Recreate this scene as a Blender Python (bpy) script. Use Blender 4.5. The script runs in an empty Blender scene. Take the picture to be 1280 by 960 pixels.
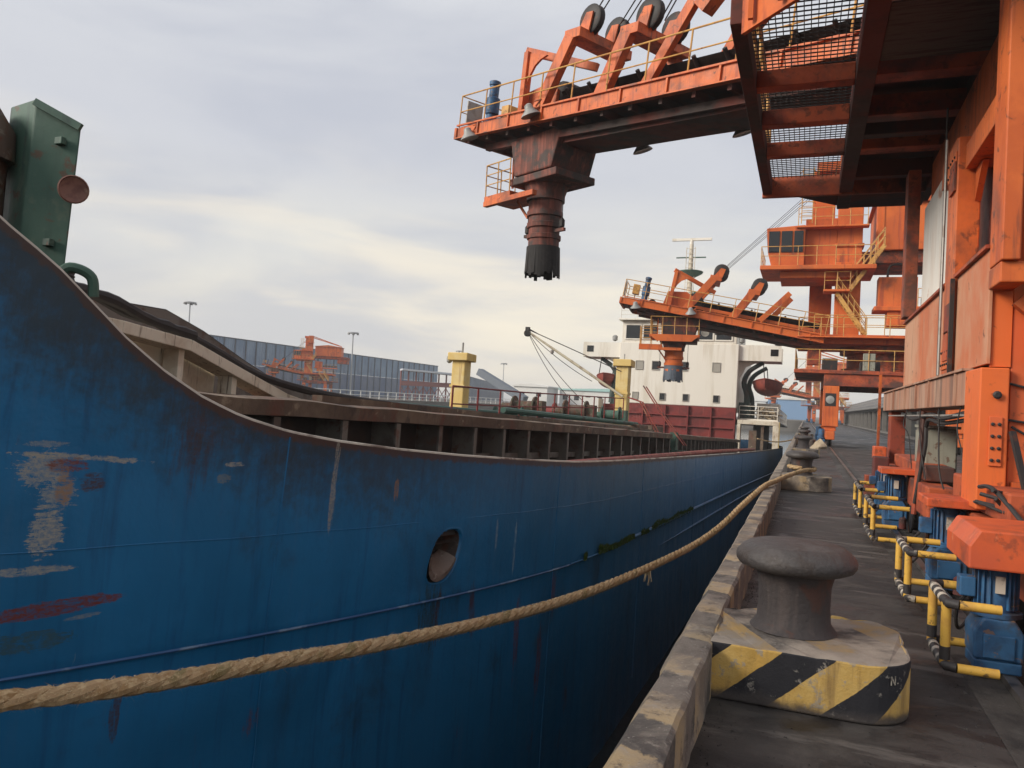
import bpy, bmesh, math, random
from mathutils import Vector, Matrix, noise
random.seed(11)
scene = bpy.context.scene
COL = scene.collection
R = math.radians

# ------------------------------------------------------------------ camera
cam_d = bpy.data.cameras.new("camera")
cam = bpy.data.objects.new("camera", cam_d)
COL.objects.link(cam)
EYE = Vector((0, 0, 1.6))
RIGHT = Vector((0.93270766, 0.35681739, 0.05232375))
UP = Vector((-0.04113096, -0.03889018, 0.99839661))
FWD = Vector((-0.35828015, 0.93336429, 0.02159693))
cm = Matrix((RIGHT, UP, -FWD)).transposed().to_4x4()
cm.translation = EYE
cam.matrix_world = cm
cam_d.sensor_fit = 'HORIZONTAL'
cam_d.sensor_width = 36.0
cam_d.lens = 27.0
cam_d.clip_start = 0.05
cam_d.clip_end = 6000
scene.camera = cam

# ------------------------------------------------------------------ sky
SUN_EL, SUN_AZ = R(27), R(234)      # azimuth measured clockwise from +Y
world = bpy.data.worlds.new("World")
scene.world = world
world.use_nodes = True
nt = world.node_tree
for n in list(nt.nodes): nt.nodes.remove(n)
def N(t, typ, **kw):
    n = t.nodes.new(typ)
    for k, v in kw.items(): setattr(n, k, v)
    return n
def ramp(t, stops, fac, interp='LINEAR'):
    n = N(t, 'ShaderNodeValToRGB')
    n.color_ramp.interpolation = interp
    e = n.color_ramp.elements
    while len(e) < len(stops): e.new(0.5)
    for i, (p, c) in enumerate(stops):
        e[i].position = p
        e[i].color = (*c, 1) if len(c) == 3 else c
    t.links.new(fac, n.inputs['Fac'])
    return n.outputs['Color']
def mth(t, op, a, b=None, c=None, clamp=False):
    n = N(t, 'ShaderNodeMath', operation=op, use_clamp=clamp)
    for i, v in enumerate((a, b, c)):
        if v is None: continue
        if isinstance(v, (int, float)): n.inputs[i].default_value = v
        else: t.links.new(v, n.inputs[i])
    return n.outputs[0]
def mixc(t, fac, a, b, mode='MIX'):
    n = N(t, 'ShaderNodeMix', data_type='RGBA', blend_type=mode)
    for sock, v in ((n.inputs[0], fac), (n.inputs[6], a), (n.inputs[7], b)):
        if isinstance(v, (int, float)): sock.default_value = v
        elif isinstance(v, (tuple, list)): sock.default_value = (*v, 1) if len(v) == 3 else v
        else: t.links.new(v, sock)
    return n.outputs[2]
def vmap(t, vec, scale=(1, 1, 1), loc=(0, 0, 0), rot=(0, 0, 0)):
    n = N(t, 'ShaderNodeMapping')
    n.inputs['Location'].default_value = loc
    n.inputs['Rotation'].default_value = rot
    n.inputs['Scale'].default_value = scale
    t.links.new(vec, n.inputs['Vector'])
    return n.outputs[0]
def noi(t, vec, scale, detail=4, rough=0.55, dist=0.0, w=None):
    n = N(t, 'ShaderNodeTexNoise')
    if w is not None:
        n.noise_dimensions = '4D'
        t.links.new(w, n.inputs['W'])
    n.inputs['Scale'].default_value = scale
    n.inputs['Detail'].default_value = detail
    n.inputs['Roughness'].default_value = rough
    n.inputs['Distortion'].default_value = dist
    if vec is not None: t.links.new(vec, n.inputs['Vector'])
    return n.outputs['Fac']
def sstep(t, v, lo, hi):
    n = N(t, 'ShaderNodeMapRange', interpolation_type='SMOOTHSTEP')
    n.inputs['From Min'].default_value = lo
    n.inputs['From Max'].default_value = hi
    t.links.new(v, n.inputs['Value'])
    return n.outputs[0]

sky = N(nt, 'ShaderNodeTexSky', sky_type='NISHITA', sun_disc=False)
sky.sun_elevation = SUN_EL
sky.sun_rotation = SUN_AZ
sky.air_density = 1.0
sky.dust_density = 2.0
tc = N(nt, 'ShaderNodeTexCoord')
sep = N(nt, 'ShaderNodeSeparateXYZ')
nt.links.new(tc.outputs['Generated'], sep.inputs[0])
el = mth(nt, 'MAXIMUM', sep.outputs['Z'], 0.0)
# layered stratus: overcast brightness by elevation, broken up by wide soft banks
layer = ramp(nt, [(0.0, (6.3, 6.0, 5.4)), (0.09, (6.6, 6.2, 5.4)), (0.18, (6.0, 5.9, 5.6)), (0.30, (5.0, 5.1, 5.45)), (0.45, (5.5, 5.6, 5.85)), (1.0, (5.6, 5.75, 6.0))], el, 'EASE')
wv = vmap(nt, tc.outputs['Generated'], (1.0, 1.0, 3.6), (0.3, 0.1, 0.2), (R(2), R(-2), 0))
n1 = noi(nt, wv, 1.9, 7, 0.52, 0.35)
n2 = noi(nt, vmap(nt, tc.outputs['Generated'], (1.0, 1.0, 5.5), (2.1, 0.7, 0.4), (R(-2), R(3), 0)), 1.9, 7, 0.5, 0.4)
banks = sstep(nt, n1, 0.40, 0.64)
thin = sstep(nt, n2, 0.46, 0.66)
c1 = mixc(nt, mth(nt, 'MULTIPLY', banks, 0.62), layer, (3.9, 4.1, 4.75))
low = mth(nt, 'SUBTRACT', 1.0, sstep(nt, el, 0.12, 0.34), clamp=True)
c2 = mixc(nt, mth(nt, 'MULTIPLY', mth(nt, 'MULTIPLY', thin, low), 0.8), c1, (7.9, 7.1, 5.7))
high = sstep(nt, el, 0.30, 0.55)
c2 = mixc(nt, mth(nt, 'MULTIPLY', mth(nt, 'MULTIPLY', thin, high), 0.5), c2, (6.0, 6.1, 6.3))
c3 = mixc(nt, 0.93, sky.outputs[0], c2)
bg = N(nt, 'ShaderNodeBackground')
bg.inputs['Strength'].default_value = 0.1
nt.links.new(c3, bg.inputs['Color'])
wo = N(nt, 'ShaderNodeOutputWorld')
nt.links.new(bg.outputs[0], wo.inputs['Surface'])

# ------------------------------------------------------------------ sun behind cloud
sd = bpy.data.lights.new("sun", 'SUN')
sd.energy = 2.7
sd.angle = R(24)
sd.color = (1.0, 0.93, 0.82)
so = bpy.data.objects.new("sun", sd)
COL.objects.link(so)
sdir = Vector((math.sin(SUN_AZ) * math.cos(SUN_EL), math.cos(SUN_AZ) * math.cos(SUN_EL), math.sin(SUN_EL)))
so.rotation_euler = sdir.to_track_quat('Z', 'Y').to_euler()
so.location = (-20, -20, 60)

scene.render.engine = 'CYCLES'
scene.cycles.max_bounces = 5
scene.cycles.diffuse_bounces = 3
scene.cycles.glossy_bounces = 2
scene.cycles.transmission_bounces = 2
scene.cycles.volume_bounces = 0
scene.cycles.caustics_reflective = False
scene.cycles.caustics_refractive = False
scene.view_settings.view_transform = 'Standard'
scene.view_settings.look = 'None'
scene.view_settings.gamma = 1.0
scene.view_settings.exposure = 0.45

# ------------------------------------------------------------------ materials
MATS = {}
def mat(name, col, rough=0.6, metal=0.0, layers=(), bump=None, spec=0.4, coords='Object', alpha=None):
    """layers: (colour, scale, lo, hi, amount[, stretch vector])"""
    m = bpy.data.materials.new(name)
    m.use_nodes = True
    t = m.node_tree
    b = t.nodes['Principled BSDF']
    b.inputs['Roughness'].default_value = rough
    b.inputs['Metallic'].default_value = metal
    b.inputs['Specular IOR Level'].default_value = spec
    tcn = N(t, 'ShaderNodeTexCoord')
    vec = tcn.outputs[coords]
    oi = N(t, 'ShaderNodeObjectInfo')
    w = mth(t, 'MULTIPLY', oi.outputs['Random'], 7.0)
    cur = None
    for i, L in enumerate(layers):
        st = L[5] if len(L) > 5 else (1, 1, 1)
        f = noi(t, vmap(t, vec, st, (i * 3.7, i * 1.3, i * 2.1)), L[1], 6, 0.62, 0.3, w)
        f = mth(t, 'MULTIPLY_ADD', f, 1.75, -0.375)
        f = mth(t, 'MULTIPLY', sstep(t, f, L[2], L[3]), L[4])
        cur = mixc(t, f, cur if cur is not None else col, L[0])
    if cur is None: b.inputs['Base Color'].default_value = (*col, 1)
    else: t.links.new(cur, b.inputs['Base Color'])
    if layers:
        rn = noi(t, vec, 3.0, 4, 0.6, 0, w)
        t.links.new(mth(t, 'ADD', mth(t, 'MULTIPLY', rn, 0.35), rough - 0.17), b.inputs['Roughness'])
    if bump:
        bn = N(t, 'ShaderNodeBump')
        bn.inputs['Strength'].default_value = bump[1]
        bn.inputs['Distance'].default_value = bump[2] if len(bump) > 2 else 0.02
        t.links.new(noi(t, vec, bump[0], 6, 0.6), bn.inputs['Height'])
        t.links.new(bn.outputs[0], b.inputs['Normal'])
    MATS[name] = m
    return m
VS = (1, 1, 0.16)     # vertical run-down streaks
VS2 = (3, 3, 0.25)
RUST = (0.11, 0.036, 0.018)
DUST = (0.045, 0.036, 0.033)
mat('orange', (0.64, 0.142, 0.03), 0.55, layers=(((0.48, 0.092, 0.022), 1.3, 0.4, 0.7, 0.7), ((0.34, 0.065, 0.025), 2.6, 0.52, 0.74, 0.7, VS2), (RUST, 5, 0.64, 0.78, 0.8), (DUST, 0.9, 0.46, 0.85, 0.7), (DUST, 3.5, 0.62, 0.85, 0.6, VS2)), bump=(14, 0.15))
mat('orange_far', (0.64, 0.145, 0.03), 0.6, layers=(((0.50, 0.098, 0.024), 0.5, 0.4, 0.7, 0.7), ((0.32, 0.06, 0.03), 0.9, 0.55, 0.75, 0.7, VS2), (DUST, 0.7, 0.54, 0.85, 0.65)))
mat('orange_dirty', (0.44, 0.088, 0.03), 0.65, layers=(((0.20, 0.035, 0.022), 1.3, 0.35, 0.7, 0.8), (DUST, 1.0, 0.42, 0.72, 0.85), (RUST, 7, 0.58, 0.72, 0.7)), bump=(14, 0.2))
mat('orange_shaded', (0.13, 0.03, 0.02), 0.75, layers=((DUST, 0.9, 0.35, 0.65, 0.9), ((0.03, 0.022, 0.02), 2.2, 0.5, 0.8, 0.7)))  # dusty orange, darkened in its colour to stand for shaded undersides
mat('orange_washed', (0.52, 0.15, 0.062), 0.6, layers=(((0.56, 0.34, 0.22), 0.9, 0.34, 0.66, 0.75, (1, 1, 0.6)), ((0.42, 0.13, 0.06), 1.6, 0.50, 0.80, 0.5, (1.6, 1.6, 0.35)), ((0.16, 0.085, 0.06), 2.6, 0.60, 0.85, 0.45, (1.8, 1.8, 0.2)), (RUST, 5, 0.72, 0.84, 0.8)), bump=(20, 0.12))
mat('white_washed', (0.78, 0.74, 0.68), 0.6, layers=(((0.66, 0.55, 0.46), 1.2, 0.5, 0.8, 0.6, (1.5, 1.5, 0.3)), ((0.46, 0.18, 0.09), 0.9, 0.72, 0.84, 0.85), ((0.30, 0.22, 0.18), 3, 0.66, 0.9, 0.5, (2.5, 2.5, 0.2))))
mat('spout_steel', (0.12, 0.036, 0.025), 0.7, layers=(((0.26, 0.075, 0.05), 2.2, 0.45, 0.7, 0.8, VS2), (DUST, 1.6, 0.42, 0.66, 0.9)), bump=(9, 0.3))
mat('rubber', (0.018, 0.016, 0.016), 0.8, layers=(((0.05, 0.042, 0.04), 3, 0.5, 0.8, 0.7),))
mat('belt', (0.022, 0.02, 0.02), 0.85, layers=((DUST, 4, 0.4, 0.7, 0.8),))
mat('black_steel', (0.025, 0.022, 0.022), 0.6, layers=((RUST, 6, 0.58, 0.75, 0.7),))
mat('galv', (0.32, 0.30, 0.28), 0.5, 0.3, layers=(((0.20, 0.15, 0.12), 5, 0.5, 0.75, 0.7),))
mat('rail_yellow', (0.62, 0.34, 0.09), 0.55, layers=(((0.42, 0.20, 0.07), 3, 0.45, 0.7, 0.7), (RUST, 9, 0.6, 0.75, 0.7)))
mat('pipe_yellow', (0.68, 0.40, 0.07), 0.5, layers=(((0.50, 0.26, 0.06), 5, 0.45, 0.7, 0.7), ((0.09, 0.06, 0.04), 11, 0.6, 0.7, 0.85), (DUST, 3, 0.55, 0.8, 0.6)), bump=(30, 0.15, 0.01))
mat('pipe_black', (0.035, 0.03, 0.03), 0.6, layers=(((0.35, 0.30, 0.24), 9, 0.62, 0.7, 0.7),))
mat('pipe_white', (0.52, 0.46, 0.38), 0.6, layers=((DUST, 9, 0.5, 0.7, 0.8),))
mat('motor_blue', (0.035, 0.12, 0.25), 0.55, layers=(((0.02, 0.06, 0.14), 4, 0.4, 0.7, 0.8), (DUST, 3.5, 0.48, 0.75, 0.85), ((0.22, 0.12, 0.06), 11, 0.66, 0.72, 0.7)), bump=(25, 0.15, 0.01))
mat('lamp_grey', (0.30, 0.30, 0.29), 0.45, layers=((DUST, 4, 0.5, 0.8, 0.7),))
mat('cabinet_grey', (0.27, 0.27, 0.22), 0.55, layers=(((0.15, 0.12, 0.09), 2.5, 0.5, 0.78, 0.7, VS2), (RUST, 9, 0.62, 0.72, 0.7)))
mat('cover_orange', (0.60, 0.105, 0.032), 0.5, layers=(((0.50, 0.09, 0.04), 2, 0.4, 0.7, 0.7), ((0.16, 0.05, 0.03), 6, 0.64, 0.78, 0.6), (DUST, 2.2, 0.50, 0.85, 0.65), ((0.75, 0.30, 0.16), 14, 0.70, 0.80, 0.5)), bump=(18, 0.1, 0.01))
mat('wall_orange', (0.70, 0.142, 0.03), 0.55, layers=(((0.55, 0.11, 0.04), 0.9, 0.4, 0.7, 0.7), ((0.30, 0.075, 0.035), 2.0, 0.60, 0.86, 0.6, VS2), (RUST, 6, 0.70, 0.80, 0.6)), bump=(8, 0.1))
mat('dark_red', (0.13, 0.03, 0.025), 0.7, layers=((DUST, 1.5, 0.4, 0.7, 0.8),))
mat('rope', (0.40, 0.28, 0.16), 0.9, layers=(((0.30, 0.19, 0.09), 9, 0.4, 0.65, 0.8), ((0.55, 0.42, 0.25), 25, 0.5, 0.7, 0.7), ((0.16, 0.14, 0.06), 3.0, 0.58, 0.75, 0.7)), bump=(120, 0.6, 0.006), spec=0.1)
mat('fibre', (0.58, 0.45, 0.28), 0.9, spec=0.1)
mat('bollard', (0.065, 0.057, 0.055), 0.55, layers=(((0.11, 0.096, 0.09), 3, 0.45, 0.75, 0.6), ((0.05, 0.036, 0.03), 6, 0.5, 0.7, 0.7), (RUST, 4, 0.66, 0.8, 0.5), ((0.16, 0.14, 0.13), 22, 0.68, 0.8, 0.5)), bump=(26, 0.55))
mat('bollard_post', (0.05, 0.042, 0.042), 0.7, layers=(((0.09, 0.07, 0.065), 4, 0.45, 0.75, 0.7, VS2), (RUST, 5, 0.62, 0.8, 0.5)), bump=(26, 0.5))
mat('rail_steel', (0.20, 0.18, 0.17), 0.35, 0.7, layers=((DUST, 4, 0.45, 0.7, 0.8),))
# ship
mat('ship_white', (0.78, 0.74, 0.66), 0.5, layers=(((0.60, 0.54, 0.44), 0.5, 0.45, 0.75, 0.7, VS2), ((0.45, 0.28, 0.17), 1.2, 0.76, 0.95, 0.5, (3, 3, 0.14))))
mat('ship_cream', (0.66, 0.60, 0.49), 0.6, layers=(((0.46, 0.36, 0.26), 1.6, 0.45, 0.72, 0.7), ((0.12, 0.08, 0.06), 5, 0.60, 0.74, 0.8, VS2)))
mat('ship_yellow', (0.66, 0.47, 0.16), 0.55, layers=(((0.70, 0.56, 0.28), 1.2, 0.45, 0.7, 0.7), ((0.40, 0.24, 0.10), 3, 0.58, 0.8, 0.7, VS2)))
mat('ship_red', (0.20, 0.028, 0.025), 0.55, layers=(((0.11, 0.02, 0.02), 1, 0.45, 0.75, 0.8), ((0.30, 0.08, 0.06), 2.2, 0.6, 0.78, 0.6, VS2)))
mat('pipe_red', (0.26, 0.055, 0.04), 0.6, layers=(((0.34, 0.17, 0.11), 2, 0.5, 0.75, 0.8), (DUST, 3, 0.55, 0.75, 0.8)))
mat('ship_green', (0.055, 0.115, 0.085), 0.6, layers=(((0.03, 0.06, 0.05), 2.0, 0.45, 0.75, 0.8, VS2), ((0.11, 0.15, 0.11), 5, 0.58, 0.75, 0.6), (RUST, 6, 0.64, 0.75, 0.7)), bump=(12, 0.15))
mat('pipe_green', (0.04, 0.11, 0.085), 0.6, layers=((DUST, 2, 0.5, 0.75, 0.8),))
mat('coaming', (0.12, 0.085, 0.062), 0.8, layers=(((0.21, 0.16, 0.115), 1.1, 0.45, 0.75, 0.8), ((0.16, 0.06, 0.042), 1.5, 0.56, 0.76, 0.75, (1, 1, 0.4)), ((0.34, 0.28, 0.20), 3.2, 0.66, 0.82, 0.75), ((0.05, 0.06, 0.03), 0.9, 0.64, 0.82, 0.7), (DUST, 2.2, 0.58, 0.8, 0.8, (1, 1, 0.5))), bump=(10, 0.5))
mat('coaming_stay', (0.16, 0.145, 0.125), 0.75, layers=(((0.08, 0.06, 0.05), 2, 0.42, 0.7, 0.8), (RUST, 4, 0.58, 0.75, 0.6)))
mat('coaming_dark', (0.04, 0.036, 0.034), 0.8, layers=(((0.07, 0.045, 0.035), 2, 0.45, 0.75, 0.7),))
mat('ship_deck', (0.07, 0.045, 0.035), 0.8, layers=((DUST, 1, 0.4, 0.7, 0.8),))
mat('cap_worn', (0.46, 0.43, 0.37), 0.6, layers=(((0.14, 0.10, 0.08), 1.3, 0.52, 0.72, 0.9), ((0.60, 0.57, 0.50), 5, 0.6, 0.78, 0.7)))
mat('hose_black', (0.03, 0.026, 0.026), 0.7, layers=((DUST, 4, 0.5, 0.75, 0.7),))
mat('fore_grey', (0.17, 0.145, 0.125), 0.75, layers=(((0.10, 0.075, 0.06), 1.5, 0.45, 0.7, 0.8), (RUST, 3.5, 0.6, 0.75, 0.6)), bump=(9, 0.2))
mat('vent_brown', (0.21, 0.10, 0.075), 0.6, layers=(((0.12, 0.05, 0.04), 9, 0.45, 0.7, 0.8), ((0.30, 0.20, 0.14), 12, 0.6, 0.75, 0.7)))
mat('winch_brown', (0.10, 0.065, 0.048), 0.75, layers=(((0.05, 0.06, 0.035), 4, 0.45, 0.65, 0.8), (RUST, 5, 0.5, 0.7, 0.8), ((0.2, 0.16, 0.12), 8, 0.6, 0.75, 0.7)), bump=(12, 0.3))
mat('boat_red', (0.24, 0.05, 0.035), 0.55, layers=(((0.13, 0.03, 0.025), 1.4, 0.45, 0.75, 0.7),))
mat('davit_green', (0.025, 0.045, 0.04), 0.55, layers=(((0.05, 0.035, 0.03), 2, 0.5, 0.7, 0.7),))
mat('derrick_cream', (0.50, 0.44, 0.32), 0.6, layers=(((0.22, 0.15, 0.10), 2, 0.5, 0.75, 0.7),))
mat('glass_dark', (0.012, 0.014, 0.016), 0.12, spec=0.6)
mat('frame_grey', (0.34, 0.32, 0.28), 0.6)
mat('hole_steel', (0.05, 0.035, 0.03), 0.6, layers=(((0.13, 0.10, 0.08), 6, 0.55, 0.70, 0.8), (RUST, 5, 0.45, 0.7, 0.8)), bump=(9, 0.6, 0.03))
# distance
mat('fence_blue', (0.19, 0.27, 0.38), 0.7, layers=(((0.27, 0.35, 0.44), 0.12, 0.45, 0.7, 0.7), ((0.15, 0.17, 0.23), 0.3, 0.5, 0.75, 0.7, (2, 2, 0.2))))
mat('fence_blue_low', (0.13, 0.17, 0.26), 0.7, layers=(((0.20, 0.22, 0.27), 0.15, 0.45, 0.7, 0.7),))
mat('fence_post', (0.12, 0.14, 0.17), 0.7)
mat('far_white', (0.70, 0.69, 0.66), 0.6, layers=(((0.52, 0.50, 0.46), 0.2, 0.5, 0.8, 0.6),))
mat('far_teal', (0.35, 0.55, 0.52), 0.6)
mat('far_blue', (0.16, 0.28, 0.46), 0.6)
mat('far_roof', (0.55, 0.58, 0.62), 0.5)
mat('far_steel', (0.30, 0.13, 0.12), 0.7)
mat('lamp_mast', (0.36, 0.37, 0.38), 0.6)
mat('gallery_roof', (0.13, 0.125, 0.12), 0.7, layers=(((0.11, 0.10, 0.10), 0.4, 0.45, 0.7, 0.7),))
mat('gallery_post', (0.15, 0.14, 0.13), 0.8, layers=(((0.12, 0.11, 0.10), 0.8, 0.45, 0.7, 0.7),))
mat('gallery_dark', (0.025, 0.025, 0.025), 0.8)
mat('coal', (0.02, 0.018, 0.018), 0.9, bump=(6, 0.6, 0.05))
mat('tarp', (0.36, 0.29, 0.20), 0.85, layers=(((0.20, 0.14, 0.10), 3, 0.45, 0.7, 0.8),))
mat('hole_lip', (0.15, 0.115, 0.095), 0.55, layers=(((0.10, 0.06, 0.045), 7, 0.45, 0.68, 0.8), ((0.32, 0.28, 0.25), 9, 0.66, 0.80, 0.8)), bump=(16, 0.6, 0.03))
mat('floor_grey', (0.11, 0.11, 0.10), 0.8, layers=((DUST, 2, 0.45, 0.7, 0.7, (1, 9, 1)),))
mat('skirt_grey', (0.10, 0.12, 0.15), 0.8, layers=((DUST, 2, 0.5, 0.8, 0.7),))
mat('sill_washed', (0.40, 0.19, 0.12), 0.65, layers=(((0.44, 0.29, 0.21), 1.2, 0.4, 0.7, 0.8, (1.4, 1.4, 0.4)), ((0.17, 0.10, 0.075), 2.2, 0.48, 0.76, 0.8, (2.6, 2.6, 0.2)), ((0.07, 0.045, 0.035), 3.2, 0.62, 0.82, 0.75, (2.6, 2.6, 0.2))), bump=(16, 0.2))

def hull_material():
    m = bpy.data.materials.new('hull_blue'); m.use_nodes = True
    MATS['hull_blue'] = m
    t = m.node_tree; b = t.nodes['Principled BSDF']
    tcn = N(t, 'ShaderNodeTexCoord'); vec = tcn.outputs['Object']
    sp = N(t, 'ShaderNodeSeparateXYZ'); t.links.new(vec, sp.inputs[0])
    Y, Z = sp.outputs['Y'], sp.outputs['Z']
    nh = noi(t, vmap(t, vec, (0.6, 1.0, 11)), 5.0, 8, 0.72, 0.3)      # scraped sideways by fenders
    nv = noi(t, vmap(t, vec, (5, 5, 0.35)), 1.6, 7, 0.65, 0.3)        # run-down streaks
    nb = noi(t, vec, 0.55, 6, 0.6, 0.4)
    nr = noi(t, vec, 13, 9, 0.8, 0.6)
    nhf = noi(t, vmap(t, vec, (1, 1.6, 13)), 3.2, 10, 0.8, 0.8)
    nvf = noi(t, vmap(t, vec, (11, 11, 1.1)), 2.2, 9, 0.78, 0.3)
    nf = noi(t, vec, 9.0, 6, 0.65, 0.2)
    col = mixc(t, mth(t, 'MULTIPLY', sstep(t, nb, 0.38, 0.66), 0.8), (0.010, 0.118, 0.265), (0.016, 0.165, 0.37))
    col = mixc(t, mth(t, 'MULTIPLY', sstep(t, nv, 0.50, 0.74), 0.5), col, (0.010, 0.045, 0.12))
    col = mixc(t, mth(t, 'MULTIPLY', sstep(t, nv, 0.44, 0.25), 0.35), col, (0.055, 0.13, 0.24))
    # chalky paint amidships, made paler aft to stand in for blocked sky light
    aft = sstep(t, Y, 8.0, 19.0)
    col = mixc(t, mth(t, 'MULTIPLY', mth(t, 'MULTIPLY', aft, sstep(t, nvf, 0.42, 0.56)), 0.8), col, (0.13, 0.245, 0.41))
    # grime and old rust blooms
    col = mixc(t, mth(t, 'MULTIPLY', sstep(t, noi(t, vmap(t, vec, (1, 1, 0.6), (4, 2, 1)), 0.9, 7, 0.65, 0.5), 0.56, 0.74), 0.7), col, (0.022, 0.034, 0.042))
    col = mixc(t, mth(t, 'MULTIPLY', sstep(t, noi(t, vmap(t, vec, (2.2, 2.2, 0.5), (1, 7, 3)), 1.3, 7, 0.65, 0.3), 0.64, 0.76), 0.8), col, (0.085, 0.030, 0.020))
    col = mixc(t, mth(t, 'MULTIPLY', sstep(t, noi(t, vmap(t, vec, (3, 3, 0.5), (9, 1, 6)), 2.6, 6, 0.6, 0.2), 0.71, 0.76), 0.8), col, (0.30, 0.33, 0.34))
    at = N(t, 'ShaderNodeAttribute', attribute_name='below_rail')
    rim = mth(t, 'SUBTRACT', 1.0, mth(t, 'DIVIDE', at.outputs['Fac'], 0.9), clamp=True)
    fwd = mth(t, 'SUBTRACT', 1.0, sstep(t, Y, 5.0, 9.0))
    gm = sstep(t, mth(t, 'ADD', mth(t, 'MULTIPLY', rim, 0.75), mth(t, 'MULTIPLY_ADD', nvf, 0.5, mth(t, 'MULTIPLY_ADD', nf, 0.9, mth(t, 'MULTIPLY', nb, 1.6)))), 1.62, 2.35)
    col = mixc(t, mth(t, 'MULTIPLY', mth(t, 'MULTIPLY', gm, mth(t, 'ADD', mth(t, 'MULTIPLY', fwd, 0.75), 0.2)), 0.9), col, (0.030, 0.034, 0.030))
    col = mixc(t, mth(t, 'MULTIPLY', sstep(t, mth(t, 'ADD', mth(t, 'MULTIPLY', sstep(t, at.outputs['Fac'], 0.12, 0.0), 0.5), nr), 0.66, 0.9), 0.8), col, (0.075, 0.04, 0.028))
    mot = sstep(t, noi(t, vmap(t, vec, (1, 1, 1.8)), 26, 9, 0.8, 0.5), 0.42, 0.56)
    def ell(y0, z0, ry, rz, sh, c, amt, nz, k=1.5, soft=0.22):
        nonlocal col
        dy = mth(t, 'SUBTRACT', Y, y0)
        dz = mth(t, 'SUBTRACT', Z, z0)
        dz = mth(t, 'SUBTRACT', dz, mth(t, 'MULTIPLY', dy, sh))
        a = mth(t, 'POWER', mth(t, 'ABSOLUTE', mth(t, 'DIVIDE', dy, ry)), 2.0)
        bb = mth(t, 'POWER', mth(t, 'ABSOLUTE', mth(t, 'DIVIDE', dz, rz)), 2.0)
        v = mth(t, 'SUBTRACT', 1.0, mth(t, 'ADD', a, bb))
        v = mth(t, 'MAXIMUM', v, -9.0)
        v = mth(t, 'ADD', v, mth(t, 'MULTIPLY', mth(t, 'SUBTRACT', nz, 0.5), k * 6.5))
        f = mth(t, 'MULTIPLY', sstep(t, v, 0.15, 0.15 + soft), amt)
        if nz is not nr and nz is not nb: f = mth(t, 'MULTIPLY', f, sstep(t, nz, 0.42, 0.50))
        f = mth(t, 'MULTIPLY', f, mth(t, 'MULTIPLY_ADD', mot, 0.55, 0.45))
        col = mixc(t, f, col, c)
    nwh = mth(t, 'MULTIPLY_ADD', nhf, 0.55, mth(t, 'MULTIPLY', nr, 0.45))
    WH, RD, BR, OC = (0.34, 0.32, 0.27), (0.16, 0.035, 0.022), (0.07, 0.030, 0.022), (0.27, 0.15, 0.08)
    ell(4.30, -0.25, 0.22, 0.50, 0, BR, 0.65, nvf, 0.7, 1.6)
    ell(4.42, -0.15, 0.30, 0.30, 0, BR, 0.5, nr, 0.8, 1.6)
    ell(3.62, -0.385, 0.40, 0.024, -0.05, WH, 0.9, nwh, 1.06)
    ell(3.42, -0.47, 0.15, 0.12, 0, WH, 0.85, nwh, 1.96)
    ell(3.50, -0.62, 0.10, 0.15, 0, WH, 0.7, nwh, 2.05)
    ell(3.46, -0.86, 0.09, 0.16, 0, WH, 0.9, nwh, 1.78)
    ell(3.40, -1.10, 0.26, 0.03, 0, WH, 0.8, nwh, 1.33)
    ell(3.40, -0.30, 0.12, 0.02, 0, WH, 0.5, nwh, 1.69)
    ell(3.53, -0.435, 0.13, 0.06, 0, RD, 0.9, nwh, 0.8, 0.5)
    ell(3.53, -0.58, 0.06, 0.16, 0, OC, 0.8, nwh, 0.7, 0.6)
    ell(3.68, -0.55, 0.09, 0.08, 0, BR, 0.9, nwh, 0.8, 0.6)
    ell(3.55, -1.355, 0.46, 0.058, 0.09, RD, 0.95, nwh, 0.66)
    ell(3.74, -1.43, 0.12, 0.016, 0.1, (0.2, 0.23, 0.25), 0.8, nwh, 1.06)
    ell(3.45, -1.55, 0.25, 0.07, 0, (0.05, 0.075, 0.05), 0.7, nwh, 1.15)
    ell(4.62, -0.42, 0.07, 0.02, 0, WH, 0.8, nwh, 1.60)
    ell(4.55, -0.53, 0.06, 0.04, 0, (0.16, 0.18, 0.18), 0.8, nwh, 1.51)
    ell(5.53, -0.62, 0.030, 0.42, 0, (0.30, 0.28, 0.24), 0.75, nvf, 0.97)
    ell(6.25, -0.66, 0.03, 0.12, 0, OC, 0.9, nvf, 0.97)
    ell(6.9, -1.95, 0.20, 0.40, 0, (0.028, 0.045, 0.05), 0.9, nvf, 1.15, 0.7)
    ell(7.0, -2.0, 0.05, 0.30, 0, BR, 0.7, nvf, 1.33, 0.5)
    ell(8.5, -2.4, 0.06, 0.45, 0, RD, 0.7, nvf, 1.33, 0.4)
    ell(9.1, -2.9, 0.07, 0.45, 0, RD, 0.75, nvf, 1.33, 0.4)
    ell(9.4, -2.0, 0.05, 0.3, 0, RD, 0.6, nvf, 1.33, 0.4)
    ell(8.3, -1.40, 0.020, 0.30, 0, (0.24, 0.34, 0.42), 0.8, nvf, 1.06)
    ell(7.9, -1.20, 0.018, 0.18, 0, (0.20, 0.28, 0.36), 0.7, nvf, 1.06)
    ell(4.0, -2.15, 0.04, 0.16, 0, BR, 0.8, nvf, 1.15)
    ell(5.0, -2.45, 0.06, 0.12, 0.8, RD, 0.6, nvf, 1.0, 0.6)
    t.links.new(col, b.inputs['Base Color'])
    b.inputs['Specular IOR Level'].default_value = 0.35
    t.links.new(mth(t, 'ADD', mth(t, 'MULTIPLY', nr, 0.3), 0.27), b.inputs['Roughness'])
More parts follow.
